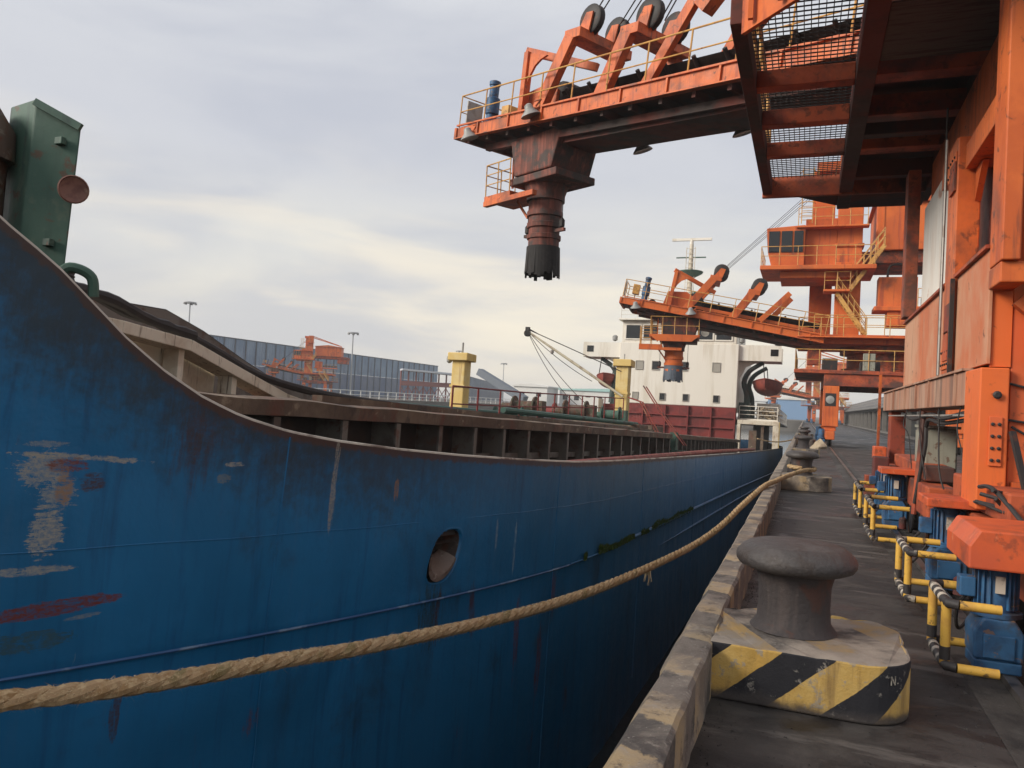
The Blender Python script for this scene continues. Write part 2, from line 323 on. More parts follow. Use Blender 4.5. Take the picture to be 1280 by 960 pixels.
    # plating: shallow hungry-horse dishing between frames
    wv1 = mth(t, 'SINE', mth(t, 'MULTIPLY', Y, 2 * math.pi / 0.65))
    wz = mth(t, 'SINE', mth(t, 'MULTIPLY', Z, 2 * math.pi / 1.3))
    hgt = mth(t, 'ADD', mth(t, 'MULTIPLY', mth(t, 'ADD', wv1, mth(t, 'MULTIPLY', wz, 0.6)), 0.09), mth(t, 'MULTIPLY', nb, 1.2))
    hgt = mth(t, 'ADD', hgt, mth(t, 'MULTIPLY', nr, 0.06))
    bn = N(t, 'ShaderNodeBump'); bn.inputs['Strength'].default_value = 0.5; bn.inputs['Distance'].default_value = 0.06
    t.links.new(hgt, bn.inputs['Height']); t.links.new(bn.outputs[0], b.inputs['Normal'])

def ground_material():
    m = bpy.data.materials.new('apron'); m.use_nodes = True; MATS['apron'] = m
    t = m.node_tree; b = t.nodes['Principled BSDF']
    tcn = N(t, 'ShaderNodeTexCoord'); vec = tcn.outputs['Object']
    big = noi(t, vmap(t, vec, (0.7, 1.3, 1)), 0.5, 6, 0.6, 0.5)
    mid = noi(t, vmap(t, vec, (0.75, 1.3, 1)), 2.4, 9, 0.7, 0.6)
    fine = noi(t, vec, 24.0, 6, 0.7)
    gr = noi(t, vec, 140.0, 4, 0.7)
    c = mixc(t, sstep(t, big, 0.42, 0.58), (0.022, 0.019, 0.0185), (0.045, 0.039, 0.036))
    c = mixc(t, mth(t, 'MULTIPLY', sstep(t, mid, 0.50, 0.64), 0.8), c, (0.066, 0.057, 0.051))
    c = mixc(t, mth(t, 'MULTIPLY', sstep(t, mid, 0.48, 0.38), 0.8), c, (0.014, 0.0125, 0.0125))
    far = N(t, 'ShaderNodeSeparateXYZ'); t.links.new(vec, far.inputs[0])
    scr = noi(t, vmap(t, vec, (0.45, 2.2, 1), (3, 1, 0)), 0.9, 8, 0.7, 0.6)
    c = mixc(t, mth(t, 'MULTIPLY', sstep(t, scr, 0.53, 0.62), 0.8), c, (0.12, 0.107, 0.097))
    c = mixc(t, mth(t, 'MULTIPLY', sstep(t, fine, 0.54, 0.66), 0.5), c, (0.07, 0.061, 0.055))
    c = mixc(t, mth(t, 'MULTIPLY', sstep(t, gr, 0.60, 0.75), 0.5), c, (0.018, 0.016, 0.016))
    wet = sstep(t, noi(t, vmap(t, vec, (0.8, 1.2, 1), (7, 3, 0)), 1.1, 6, 0.6, 0.5), 0.53, 0.60)
    c = mixc(t, mth(t, 'MULTIPLY', wet, 0.7), c, (0.013, 0.0115, 0.0115))
    t.links.new(c, b.inputs['Base Color'])
    rg = mth(t, 'ADD', mth(t, 'MULTIPLY', mid, 0.5), 0.42)
    t.links.new(mth(t, 'SUBTRACT', rg, mth(t, 'MULTIPLY', wet, 0.28)), b.inputs['Roughness'])
    bn = N(t, 'ShaderNodeBump'); bn.inputs['Strength'].default_value = 0.5; bn.inputs['Distance'].default_value = 0.012
    t.links.new(mth(t, 'ADD', mth(t, 'MULTIPLY', fine, 0.8), mth(t, 'ADD', mth(t, 'MULTIPLY', gr, 0.35), mid)), bn.inputs['Height'])
    t.links.new(bn.outputs[0], b.inputs['Normal'])

def concrete(name, stripe):
    """dusty quay concrete; stripe: 'kerb' = worn yellow blocks along the top, 'block' = diagonal yellow and black bars"""
    m = bpy.data.materials.new(name); m.use_nodes = True; MATS[name] = m
    t = m.node_tree; b = t.nodes['Principled BSDF']
    tcn = N(t, 'ShaderNodeTexCoord'); vec = tcn.outputs['Object']
    s = N(t, 'ShaderNodeSeparateXYZ'); t.links.new(vec, s.inputs[0])
    geo = N(t, 'ShaderNodeNewGeometry')
    g = N(t, 'ShaderNodeSeparateXYZ'); t.links.new(geo.outputs['Normal'], g.inputs[0])
    up = sstep(t, g.outputs['Z'], 0.55, 0.9)
    n1 = noi(t, vec, 2.2, 7, 0.65, 0.4); n2 = noi(t, vec, 11, 7, 0.7, 0.3); n3 = noi(t, vec, 60, 5, 0.7)
    nv = noi(t, vmap(t, vec, (4, 4, 0.4)), 2.5, 6, 0.6)
    c = mixc(t, sstep(t, n1, 0.36, 0.66), (0.15, 0.125, 0.105), (0.34, 0.285, 0.235))
    if stripe == 'kerb':
        ph = mth(t, 'FRACT', mth(t, 'DIVIDE', mth(t, 'ADD', s.outputs['Y'], mth(t, 'MULTIPLY', s.outputs['X'], 0.5)), 0.62))
        yl = sstep(t, mth(t, 'ADD', mth(t, 'ABSOLUTE', mth(t, 'SUBTRACT', ph, 0.5)), mth(t, 'MULTIPLY', mth(t, 'SUBTRACT', n2, 0.5), 0.25)), 0.23, 0.27)
        paint = mixc(t, yl, (0.055, 0.048, 0.045), (0.36, 0.26, 0.14))
        fade = sstep(t, n1, 0.44, 0.62)
        near = mth(t, 'SUBTRACT', 1.0, sstep(t, s.outputs['Y'], 7.0, 16.0))
        fade = mth(t, 'MULTIPLY', fade, mth(t, 'ADD', mth(t, 'MULTIPLY', near, 0.55), 0.25))
        c = mixc(t, mth(t, 'ADD', fade, 0.12), c, paint)
        c = mixc(t, mth(t, 'MULTIPLY', sstep(t, n2, 0.56, 0.66), 0.7), c, (0.30, 0.26, 0.22))
        c = mixc(t, mth(t, 'MULTIPLY', sstep(t, noi(t, vec, 5, 8, 0.75, 0.3), 0.54, 0.66), 0.8), c, (0.06, 0.048, 0.044))
        c = mixc(t, mth(t, 'MULTIPLY', sstep(t, n3, 0.60, 0.68), 0.6), c, (0.45, 0.41, 0.36))
    else:
        q = mth(t, 'ADD', s.outputs['X'], mth(t, 'MULTIPLY', s.outputs['Y'], 0.55))
        q = mth(t, 'SUBTRACT', q, mth(t, 'MULTIPLY', s.outputs['Z'], 1.15))
        ph = mth(t, 'FRACT', mth(t, 'DIVIDE', mth(t, 'ADD', q, 0.015), 0.54))
        ph = mth(t, 'ADD', ph, mth(t, 'MULTIPLY', mth(t, 'SUBTRACT', n2, 0.5), 0.05))
        yl = sstep(t, mth(t, 'ABSOLUTE', mth(t, 'SUBTRACT', ph, 0.5)), 0.245, 0.255)
        yellow = mixc(t, sstep(t, n1, 0.4, 0.65), (0.52, 0.31, 0.07), (0.60, 0.40, 0.13))
        yellow = mixc(t, mth(t, 'MULTIPLY', sstep(t, nv, 0.53, 0.68), 0.7), yellow, (0.22, 0.13, 0.05))
        paint = mixc(t, yl, yellow, (0.018, 0.0175, 0.022))
        chip = sstep(t, n2, 0.57, 0.63)
        paint = mixc(t, mth(t, 'MULTIPLY', chip, 0.75), paint, (0.30, 0.27, 0.23))
        worn = mth(t, 'MULTIPLY', up, mth(t, 'ADD', mth(t, 'MULTIPLY', sstep(t, n1, 0.36, 0.56), 0.6), 0.4))
        c = mixc(t, worn, paint, c)
        low = mth(t, 'ADD', s.outputs['Z'], mth(t, 'MULTIPLY', mth(t, 'SUBTRACT', n1, 0.5), 0.22))
        c = mixc(t, mth(t, 'MULTIPLY', sstep(t, low, 0.085, 0.02), 0.95), c, (0.06, 0.05, 0.047))
        c = mixc(t, mth(t, 'MULTIPLY', sstep(t, n3, 0.62, 0.7), 0.45), c, (0.06, 0.045, 0.035))
    t.links.new(c, b.inputs['Base Color'])
    b.inputs['Roughness'].default_value = 0.85
    bn = N(t, 'ShaderNodeBump'); bn.inputs['Strength'].default_value = 0.6; bn.inputs['Distance'].default_value = 0.012
    t.links.new(mth(t, 'ADD', n2, mth(t, 'MULTIPLY', n3, 0.5)), bn.inputs['Height']); t.links.new(bn.outputs[0], b.inputs['Normal'])
hull_material(); ground_material(); concrete('kerb_concrete', 'kerb'); concrete('block_concrete', 'block')
mat('water_m', (0.010, 0.018, 0.020), 0.12, bump=(1.4, 0.25, 0.08), spec=0.5)
mat('far_ground', (0.13, 0.12, 0.105), 0.9, layers=(((0.07, 0.06, 0.055), 0.05, 0.45, 0.65, 0.8),))
mat('quay_wall_m', (0.06, 0.055, 0.05), 0.9, layers=((DUST, 1.2, 0.4, 0.7, 0.7),))

# ------------------------------------------------------------------ mesh helpers
class MB:
    def __init__(self): self.v = []; self.f = []
    def add(self, vs, fs):
        o = len(self.v)
        self.v += [tuple(p) for p in vs]
        self.f += [tuple(i + o for i in q) for q in fs]
        return self
    def box(self, x0, x1, y0, y1, z0, z1):
        return self.add([(x, y, z) for z in (z0, z1) for y in (y0, y1) for x in (x0, x1)],
                        [(0, 2, 3, 1), (4, 5, 7, 6), (0, 1, 5, 4), (2, 6, 7, 3), (0, 4, 6, 2), (1, 3, 7, 5)])
    def bar(self, p, q, w, h=None, up=(0, 0, 1)):
        p, q = Vector(p), Vector(q); h = h or w
        d = (q - p).normalized(); u = Vector(up)
        if abs(d.dot(u)) > 0.98: u = Vector((0, 1, 0))
        s = d.cross(u).normalized(); u = s.cross(d)
        vs = [e + s * (a * w / 2) + u * (b * h / 2) for e in (p, q) for a, b in ((-1, -1), (1, -1), (1, 1), (-1, 1))]
        return self.add(vs, [(0, 1, 2, 3), (7, 6, 5, 4), (0, 4, 5, 1), (1, 5, 6, 2), (2, 6, 7, 3), (3, 7, 4, 0)])
    def tube(self, pts, r, n=8, caps=True):
        pts = [Vector(p) for p in pts]; k = len(pts)
        rs = r if isinstance(r, (list, tuple)) else [r] * k
        ring0 = None; vs = []
        d0 = (pts[1] - pts[0]).normalized()
        u = Vector((0, 0, 1)) if abs(d0.z) < 0.9 else Vector((1, 0, 0))
        for i, p in enumerate(pts):
            d = (pts[min(i + 1, k - 1)] - pts[max(i - 1, 0)]).normalized()
            s = d.cross(u)
            if s.length < 1e-5: s = d.cross(Vector((0, 1, 0)))
            s.normalize(); u = s.cross(d).normalized()
            for j in range(n):
                a = 2 * math.pi * j / n
                vs.append(p + (s * math.cos(a) + u * math.sin(a)) * rs[i])
        fs = [(i * n + j, i * n + (j + 1) % n, (i + 1) * n + (j + 1) % n, (i + 1) * n + j) for i in range(k - 1) for j in range(n)]
        if caps: fs += [tuple(range(n))[::-1], tuple((k - 1) * n + j for j in range(n))]
        return self.add(vs, fs)
    def lathe(self, prof, c=(0, 0, 0), n=24, axis=(0, 0, 1)):
        ax = Vector(axis).normalized(); c = Vector(c)
        s = ax.orthogonal().normalized() if abs(ax.z) < 0.99 else Vector((1, 0, 0)); u = ax.cross(s)
        vs = [c + ax * h + (s * math.cos(2 * math.pi * j / n) + u * math.sin(2 * math.pi * j / n)) * r for r, h in prof for j in range(n)]
        k = len(prof)
        fs = [(i * n + j, i * n + (j + 1) % n, (i + 1) * n + (j + 1) % n, (i + 1) * n + j) for i in range(k - 1) for j in range(n)]
        fs += [tuple(range(n))[::-1], tuple((k - 1) * n + j for j in range(n))]
        return self.add(vs, fs)
    def prism(self, poly, vec):
        n = len(poly); a = [Vector(p) for p in poly]; b = [p + Vector(vec) for p in a]
        return self.add(a + b, [tuple(range(n))[::-1], tuple(range(n, 2 * n))] + [(i, (i + 1) % n, n + (i + 1) % n, n + i) for i in range(n)])
    def xf(self, M): self.v = [tuple(M @ Vector(p)) for p in self.v]; return self
    def mesh(self, name, m, smooth=False, M=None):
        if M is not None: self.xf(M)
        me = bpy.data.meshes.new(name)
        me.from_pydata(self.v, [], self.f)
        bm = bmesh.new(); bm.from_mesh(me)
        bmesh.ops.recalc_face_normals(bm, faces=bm.faces)
        bm.to_mesh(me); bm.free()
        me.materials.append(MATS[m])
        if smooth:
            me.polygons.foreach_set('use_smooth', [True] * len(me.polygons))
            me.set_sharp_from_angle(angle=R(40))
        return me
def link(name, me, parent=None, inv=None, bevel=0, kind=None):
    o = bpy.data.objects.new(name, me)
    COL.objects.link(o)
    if parent is not None:
        o.parent = parent
        if inv is not None: o.matrix_parent_inverse = inv
    if bevel:
        b = o.modifiers.new('bevel', 'BEVEL'); b.width = bevel; b.segments = 2; b.limit_method = 'ANGLE'
    if kind: o['kind'] = kind
    return o
def tag(o, label, cat, group=None):
    o['label'] = label; o['category'] = cat
    if group: o['group'] = group
    return o
class Thing:
    """an Empty at the thing's base; parts are modelled in the frame F and keep that frame when parented"""
    def __init__(self, name, label, cat, loc=(0, 0, 0), group=None, frame=None, base=(0, 0, 0)):
        self.root = bpy.data.objects.new(name, None); COL.objects.link(self.root)
        self.root.empty_display_size = 0.3
        tag(self.root, label, cat, group)
        if frame is not None:
            self.root.matrix_world = frame @ Matrix.Translation(base)
            self.inv = Matrix.Translation(-Vector(base))
        else:
            self.root.location = loc
            self.inv = Matrix.Translation(-Vector(loc))
    def part(self, name, mb, m, smooth=False, bevel=0, M=None, kind=None, label=None):
        o = link(name, mb.mesh(name, m, smooth, M), self.root, self.inv, bevel, kind)
        if label: o['label'] = label
        return o
    def dup(self, name, me, M=None, kind=None):
        o = link(name, me, self.root, self.inv)
        if M is not None: o.matrix_basis = M
        return o
def sub(parent, name, mb, m, smooth=False, bevel=0, M=None):
    return link(name, mb.mesh(name, m, smooth, M), parent, None, bevel)
def subdup(parent, name, me, M):
    o = link(name, me, parent); o.matrix_basis = M
    return o
def structure(name, mb, m, smooth=False, bevel=0):
    o = link(name, mb.mesh(name, m, smooth), None, None, bevel, 'structure'); return o
def single(name, mb, m, label, cat, group=None, smooth=False, bevel=0):
    return tag(link(name, mb.mesh(name, m, smooth), None, None, bevel), label, cat, group)
def clone(th_root, M):
    """copy of a thing with its parts and their sub-parts"""
    def rec(o, parent):
        c = o.copy(); COL.objects.link(c)
        if parent is not None:
            mpi = o.matrix_parent_inverse.copy(); c.parent = parent; c.matrix_parent_inverse = mpi
        for ch in list(o.children): rec(ch, c)
        return c
    c = rec(th_root, None)
    c.matrix_world = M
    return c
POST_CACHE = {}
def railing(th, path, h=1.05, gap=1.2, r=0.024, m='rail_yellow', mids=(0.5,), kick=0, closed=False, M=None):
    """handrail along a polyline: rails are one part, each stanchion its own sub-part"""
    pts = [Vector(p) for p in path]
    if closed: pts = pts + [pts[0]]
    mb = MB(); up = Vector((0, 0, 1))
    for k in (1.0,) + tuple(mids):
        mb.tube([p + up * h * k for p in pts], r * (1.0 if k == 1 else 0.8), 6)
    if kick:
        for a, b in zip(pts, pts[1:]): mb.bar(a + up * kick / 2, b + up * kick / 2, 0.01, kick)
    rail = th.part('railing', mb, m, True, M=M)
    key = (h, r, m)
    if key not in POST_CACHE:
        POST_CACHE[key] = MB().tube([(0, 0, 0), (0, 0, h)], r, 6).mesh('stanchion', m, True)
    for a, b in zip(pts, pts[1:]):
        n = max(1, round((b - a).length / gap))
        for i in range(n + (1 if b is pts[-1] and not closed else 0)):
            T = Matrix.Translation(a.lerp(b, i / n))
            subdup(rail, 'stanchion', POST_CACHE[key], (M @ T) if M is not None else T)
    return rail
def catenary(a, b, sag, n=16):
    a, b = Vector(a), Vector(b)
    return [a.lerp(b, i / n) - Vector((0, 0, sag * 4 * (i / n) * (1 - i / n))) for i in range(n + 1)]

mat('rail_bed_m', (0.05, 0.044, 0.04), 0.8, layers=(((0.11, 0.10, 0.09), 1.3, 0.5, 0.75, 0.8), ((0.014, 0.012, 0.012), 2.0, 0.5, 0.75, 0.8)), bump=(30, 0.5))
# ================================================================== setting
structure('harbour_water', MB().add([(-3000, -600, -3.6), (3000, -600, -3.6), (3000, 4500, -3.6), (-3000, 4500, -3.6)], [(0, 1, 2, 3)]), 'water_m')
mb = MB().add([(-0.62, -60, 0), (900, -60, 0), (900, 262, 0), (-0.62, 262, 0)], [(0, 1, 2, 3)])
structure('quay_apron', mb, 'apron')
structure('quay_wall', MB().box(-0.60, 0.4, -60, 262, -6, -0.012), 'quay_wall_m')
structure('far_shore', MB().box(-2800, -70, 40, 4400, -6, 0.6).box(-69.9, 2800, 262.1, 4400, -6, 0.0), 'far_ground')

def kerb():
    m = MB(); rows = []
    prof = [(-0.645, 0.004), (-0.645, 0.255), (-0.605, 0.315), (-0.455, 0.322), (-0.435, 0.305), (-0.43, 0.004)]
    ys = []; y = -8.0
    while y < 262:
        ys.append(y); y += 0.10 if y < 22 else (0.6 if y < 70 else 6)
    for yy in ys:
        row = []
        for k, (x, z) in enumerate(prof):
            j = noise.noise((x * 9, yy * 3.1, z * 9)) * 0.012 + noise.noise((x * 20, yy * 11, 3)) * 0.006
            chip = max(0, noise.noise((k * 4.0, yy * 1.7, 8)) - 0.32) * 0.10 if k in (1, 2, 3, 4) else 0
            row.append((x + (j if k else 0) + (chip if k < 3 else -chip) * 0.6, yy, z + (j * 0.6 - chip * 0.5 if 0 < k < 5 else 0)))
        rows.append(row)
    vs = [p for r in rows for p in r]; n = len(prof)
    fs = [(i * n + k, (i + 1) * n + k, (i + 1) * n + k + 1, i * n + k + 1) for i in range(len(rows) - 1) for k in range(n - 1)]
    m.add(vs, fs)
    structure('quay_kerb', m, 'kerb_concrete', True)
kerb()
def crane_rail(x, label):
    m = MB().box(x - 0.036, x + 0.036, -30, 255, 0.006, 0.05).box(x - 0.012, x + 0.012, -30, 255, -0.05, 0.006)
    single('crane_rail', m, 'rail_steel', label, 'rail', 'crane rails set in the quay')
crane_rail(1.25, 'worn steel crane rail running along the quay nearest the bollards')
crane_rail(7.25, 'steel crane rail under the landward legs of the orange loaders')

# ------------------------------------------------------------------ bollards
def plinth_poly():
    p = [(-0.43, -0.53), (0.33, -0.53)]
    for k in range(1, 9):
        a = R(-90 + 11.25 * k); p.append((0.33 + 0.28 * math.cos(a), -0.25 + 0.28 * math.sin(a)))
    for k in range(0, 7):
        a = R(15 * k); p.append((0.40 + 0.21 * math.cos(a), 0.24 + 0.24 * math.sin(a)))
    p += [(-0.10, 0.46), (-0.43, 0.26)]
    return p
def make_bollard():
    th = Thing('mooring_bollard', 'large grey mushroom bollard nearest the camera on a yellow and black striped block', 'bollard', (0, 0, 0), 'mooring bollards along the quay edge')
    pl = plinth_poly()
    m = MB().prism([(x, y, 0.004) for x, y in pl], (0, 0, 0.312))
    po = th.part('plinth', m, 'block_concrete', bevel=0.012)
    bmx = bmesh.new(); bmx.from_mesh(po.data)
    bmesh.ops.subdivide_edges(bmx, edges=[e for e in bmx.edges if e.calc_length() > 0.3 and abs(e.verts[0].co.z - e.verts[1].co.z) < .01], cuts=14)
    for v in bmx.verts:
        k = noise.noise((v.co.x * 9, v.co.y * 9, v.co.z * 3)) * 0.013 + noise.noise((v.co.x * 31, v.co.y * 31, v.co.z)) * 0.009
        d = Vector((v.co.x, v.co.y, 0)).normalized()
        if v.co.z > .1: v.co -= d * max(0, k) * 1.2; v.co.z -= max(0, k) * 0.8
    bmx.to_mesh(po.data); bmx.free()
    post = MB().lathe([(0.25, 0.318), (0.235, 0.335), (0.212, 0.37), (0.205, 0.46), (0.208, 0.58), (0.225, 0.65), (0.25, 0.685)], n=36)
    th.part('post', post, 'bollard_post', True)
    cap = MB().lathe([(0.22, 0.672), (0.29, 0.676), (0.330, 0.694), (0.345, 0.718), (0.347, 0.742), (0.338, 0.768), (0.312, 0.795), (0.282, 0.815), (0.262, 0.823), (0.14, 0.830), (0.02, 0.832)], n=40)
    th.part('cap', cap, 'bollard', True)
    return th
bol = make_bollard()
bol_labels = {18.05: 'grey mushroom bollard that the tan mooring rope is looped around', 32.6: 'third grey bollard along the quay edge beyond the roped one',
              46.5: 'fourth grey bollard along the quay edge, small in the distance', 60.5: 'fifth and farthest grey bollard along the quay edge'}
FADED = None
bol.root.location = (-0.02, 5.0, 0)
for y, lab in bol_labels.items():
    c = clone(bol.root, Matrix.Translation((-0.03, y, 0))); c['label'] = lab
    for o in c.children:
        if o.name.startswith('plinth'):
            if FADED is None: FADED = o.data.copy(); FADED.materials[0] = MATS['kerb_concrete']
            o.data = FADED

# white stencilled mark on the near block
pc = [o for o in bol.root.children if o.name.startswith('plinth')][0]
def on_block(a, h):      # a along the front face towards the rounded corner
    if a < 0.33: return (a, -0.534, h)
    t = (a - 0.33) / 0.28; return (0.33 + 0.284 * math.sin(t), -0.25 - 0.284 * math.cos(t), h)
mk = MB()
for (a0, h0, a1, h1) in ((.505, .215, .505, .262), (.505, .262, .53, .215), (.53, .215, .53, .262), (.548, .22, .549, .227)):
    w_ = .004
    mk.add([on_block(a0 - w_, h0), on_block(a0 + w_, h0), on_block(a1 + w_, h1), on_block(a1 - w_, h1)], [(0, 1, 2, 3)])
sub(pc, 'painted_mark', mk, 'pipe_white')

# ------------------------------------------------------------------ mooring rope
RP = [(-3.55, -0.6, 0.95), (-3.22, 0.95, 0.55), (-2.99, 2.209, 0.28), (-2.904, 2.637, 0.201), (-2.794, 3.178, 0.122), (-2.691, 3.686, 0.064), (-2.588, 4.194, -0.008), (-2.438, 4.935, -0.086),
      (-2.261, 5.808, -0.166), (-2.041, 6.894, -0.232), (-1.774, 8.213, -0.256), (-1.36, 10.255, -0.205), (-1.093, 11.571, -0.072), (-0.854, 12.751, 0.16), (-0.61, 13.95, 0.36), (-0.46, 14.9, 0.385), (-0.339, 15.784, 0.40), (-0.05, 17.2, 0.44), (0.13, 17.78, 0.45)]
def spline(P, step):
    P = [Vector(p) for p in P]; out = []
    for i in range(len(P) - 1):
        p0, p1, p2, p3 = P[max(i - 1, 0)], P[i], P[i + 1], P[min(i + 2, len(P) - 1)]
        n = max(2, int((p2 - p1).length / step))
        for k in range(n):
            t = k / n
            out.append(0.5 * ((2 * p1) + (p2 - p0) * t + (2 * p0 - 5 * p1 + 4 * p2 - p3) * t * t + (3 * p1 - p0 - 3 * p2 + p3) * t ** 3))
    out.append(P[-1]); return out
loop = [(-0.03 + 0.265 * math.cos(a), 18.05 + 0.265 * math.sin(a), 0.45 + 0.03 * math.sin(a * 0.5)) for a in [R(-50 + 20 * k) for k in range(0, 17)]]
rope_path = spline(RP + loop, 0.03)
def make_rope():
    th = Thing('mooring_rope', 'thick frayed tan mooring rope stretched across the blue hull to a bollard', 'rope', RP[0])
    r0 = 0.032; n = len(rope_path)
    frames = []; u = Vector((0, 0, 1)); s_acc = 0; acc = []
    for i, p in enumerate(rope_path):
        d = (rope_path[min(i + 1, n - 1)] - rope_path[max(i - 1, 0)]).normalized()
        s = d.cross(u).normalized(); u = s.cross(d).normalized(); frames.append((p, s, u))
        if i: s_acc += (p - rope_path[i - 1]).length
        acc.append(s_acc)
    for k in range(3):
        pts = []; rad = []
        for i, (p, s, uu) in enumerate(frames):
            a = acc[i] * 2 * math.pi / 0.36 + k * 2 * math.pi / 3
            w = 1 + 0.10 * noise.noise((acc[i] * 5, k * 7, 0))
            pts.append(p + (s * math.cos(a) + uu * math.sin(a)) * 0.0150); rad.append(r0 * w)
        th.part('strand', MB().tube(pts, rad, 8), 'rope', True)
    fb = MB(); rnd = random.Random(4)
    for i in range(0, n):
        if acc[i] > 15: break
        dens = 75 if acc[i] < 9 else 16
        p, s, uu = frames[i]
        d = s.cross(uu)
        for q in range(dens):
            a = rnd.uniform(0, 6.283)
            o = s * math.cos(a) + uu * math.sin(a)
            b0 = p + o * 0.042 + d * rnd.uniform(-.015, .015)
            ln = rnd.uniform(0.008, 0.028) * (2.6 if rnd.random() < 0.02 else 1)
            tip = b0 + o * ln * rnd.uniform(0.15, 0.7) + d * ln * rnd.uniform(-1, 1) + Vector((0, 0, -ln * 0.3)) + s * rnd.uniform(-.01, .01)
            wv_ = d.cross(o) * 0.0017 + d * 0.001
            fb.add([b0 - wv_, b0 + wv_, tip], [(0, 1, 2)])
    o = th.part('loose_fibre', fb, 'fibre'); o['kind'] = 'stuff'
    for c in ((-0.58, 14.05, 0.33), (-1.62, 8.95, -0.30)):       # hanging tufts
        tf = MB()
        for q in range(16):
            b0 = Vector(c) + Vector((rnd.uniform(-.03, .03), rnd.uniform(-.06, .06), 0.02))
            e = b0 + Vector((rnd.uniform(-.05, .05), rnd.uniform(-.08, .08), -rnd.uniform(.06, .17)))
            tf.tube([b0, b0.lerp(e, .5) + Vector((0, rnd.uniform(-.02, .02), 0)), e], [0.006, 0.005, 0.002], 4)
        th.part('frayed_tuft', tf, 'fibre')
make_rope()
# second, thinner line far aft going from the ship's stern to the fourth bollard
single('stern_line', MB().tube(catenary((-2.1, 38.5, 0.4), (-0.1, 46.4, 0.5), 0.25), 0.035, 6), 'rope', 'slim tan line from the ship to a distant bollard near the cream archway', 'rope', smooth=True)

# ------------------------------------------------------------------ conveyor gallery along the back of the quay
def gallery():
    X0, X1, Y0, Y1 = 9.2, 13.5, 50, 225
    th = Thing('conveyor_gallery', 'long low grey covered conveyor gallery with many posts along the quay', 'gallery', (X0, Y0, 0))
    roof = MB().prism([(X0 - 0.9, Y0, 3.0), (X0 - 0.9, Y0, 3.12), (X0 + 1.0, Y0, 4.9), (X1, Y0, 4.9), (X1, Y0, 3.0)], (0, Y1 - Y0, 0))
    th.part('roof', roof, 'gallery_roof')
    th.part('back_wall', MB().box(X0 + 0.9, X0 + 1.2, Y0, Y1, 0.0, 2.995), 'gallery_dark')
    th.part('eaves_beam', MB().box(X0 - 0.12, X0 + 0.12, Y0, Y1, 2.75, 2.99), 'gallery_post')
    th.part('plinth_beam', MB().box(X0 - 0.2, X0 + 0.2, Y0, Y1, 0, 0.2), 'gallery_post')
    pm = MB().box(-0.22, 0.22, -0.3, 0.3, 0.205, 2.745).mesh('post', 'gallery_post')
    y = Y0 + 0.3
    while y < Y1:
        th.dup('post', pm, Matrix.Translation((X0, y, 0))); y += 8.0
    th.part('walkway_rail', MB().bar((X0 - 0.8, Y0, 4.0), (X0 - 0.8, Y1, 4.0), 0.05).bar((X0 - 0.8, Y0, 3.6), (X0 - 0.8, Y1, 3.6), 0.04), 'galv')
gallery()

# ------------------------------------------------------------------ coal crumbs swept against the kerb and over the apron
def grit():
    rn = random.Random(21); m = MB()
    for k in range(5200):
        if k % 3 == 0: x, y = -0.42 + abs(rn.gauss(0, 0.06)), rn.uniform(1.5, 16)
        elif k % 3 == 1: x, y = rn.uniform(-.4, 1.3), 2.2 + 12 * rn.random() ** 2
        else: x, y = 0.85 + abs(rn.gauss(0, .5)), rn.uniform(3, 15)
        if -0.47 < x < 0.62 and 4.42 < y < 5.52: continue
        s = rn.uniform(.002, .007) * (2.2 if rn.random() < .04 else 1)
        p = [Vector((x + rn.uniform(-s, s), y + rn.uniform(-s, s), 0.001 + (0 if i < 3 else s * rn.uniform(.6, 1.3)))) for i in range(4)]
        m.add(p, [(0, 1, 2), (0, 1, 3), (1, 2, 3), (2, 0, 3)])
    o = single('coal_crumbs', m, 'crumbs', 'scattered black coal crumbs on the dusty quay floor', 'coal')
    o['kind'] = 'stuff'
structure('rail_bed', MB().add([(1.0, -30, .0035), (1.5, -30, .0035), (1.5, 255, .0035), (1.0, 255, .0035)], [(0, 1, 2, 3)]), 'rail_bed_m')
mat('crumbs', (0.03, 0.027, 0.026), 0.8, layers=(((0.10, 0.09, 0.08), 3, 0.5, 0.7, 0.8),))
grit()

# ================================================================== the blue cargo ship
# ship frame: x to the quay, y aft, z up, heights measured from eye level; the ship lies trimmed by the stern
xs = Vector((0.999791493, -0.0204198421, 0)); ys = Vector((0.0204062819, 0.999127564, -0.0364375304)); zs = Vector((0.000744048616, 0.0364299329, 0.999335933))
SF = Matrix((xs, ys, zs)).transposed().to_4x4(); SF.translation = EYE
XC, SIDE = -10.75, -2.9
SHIP = Thing('cargo_ship', 'blue hulled cargo ship with white bridge house moored along the quay', 'ship', frame=SF, base=(XC, 36, -7.5))
SHEER = [(-7, 3.0), (-4, 2.75), (0, 2.2), (1.5, 1.85), (2.4, 1.5), (2.8, 1.17), (3.07, .96), (3.28, .82), (3.51, .62), (3.76, .40), (4.03, .21), (4.32, .05), (4.63, -.07), (5.05, -.17), (5.52, -.23), (6.25, -.29), (7.18, -.34),
         (8.26, -.38), (9.79, -.42), (13.2, -.43), (30, -.43), (46, -.38), (60, -.30), (72, -.1), (82, .3)]
def lerp_tab(T, y):
    if y <= T[0][0]: return T[0][1]
    for (a, b), (c, d) in zip(T, T[1:]):
        if y <= c: return b + (d - b) * (y - a) / (c - a)
    return T[-1][1]
def sheer(y): return lerp_tab(SHEER, y)
def half(y):
    h = SIDE - XC
    if y < 12: h -= 0.022 * (12 - y) ** 2
    if y > 64: h -= 0.012 * (y - 64) ** 2
    return max(h, 0.02)
KN = -1.76
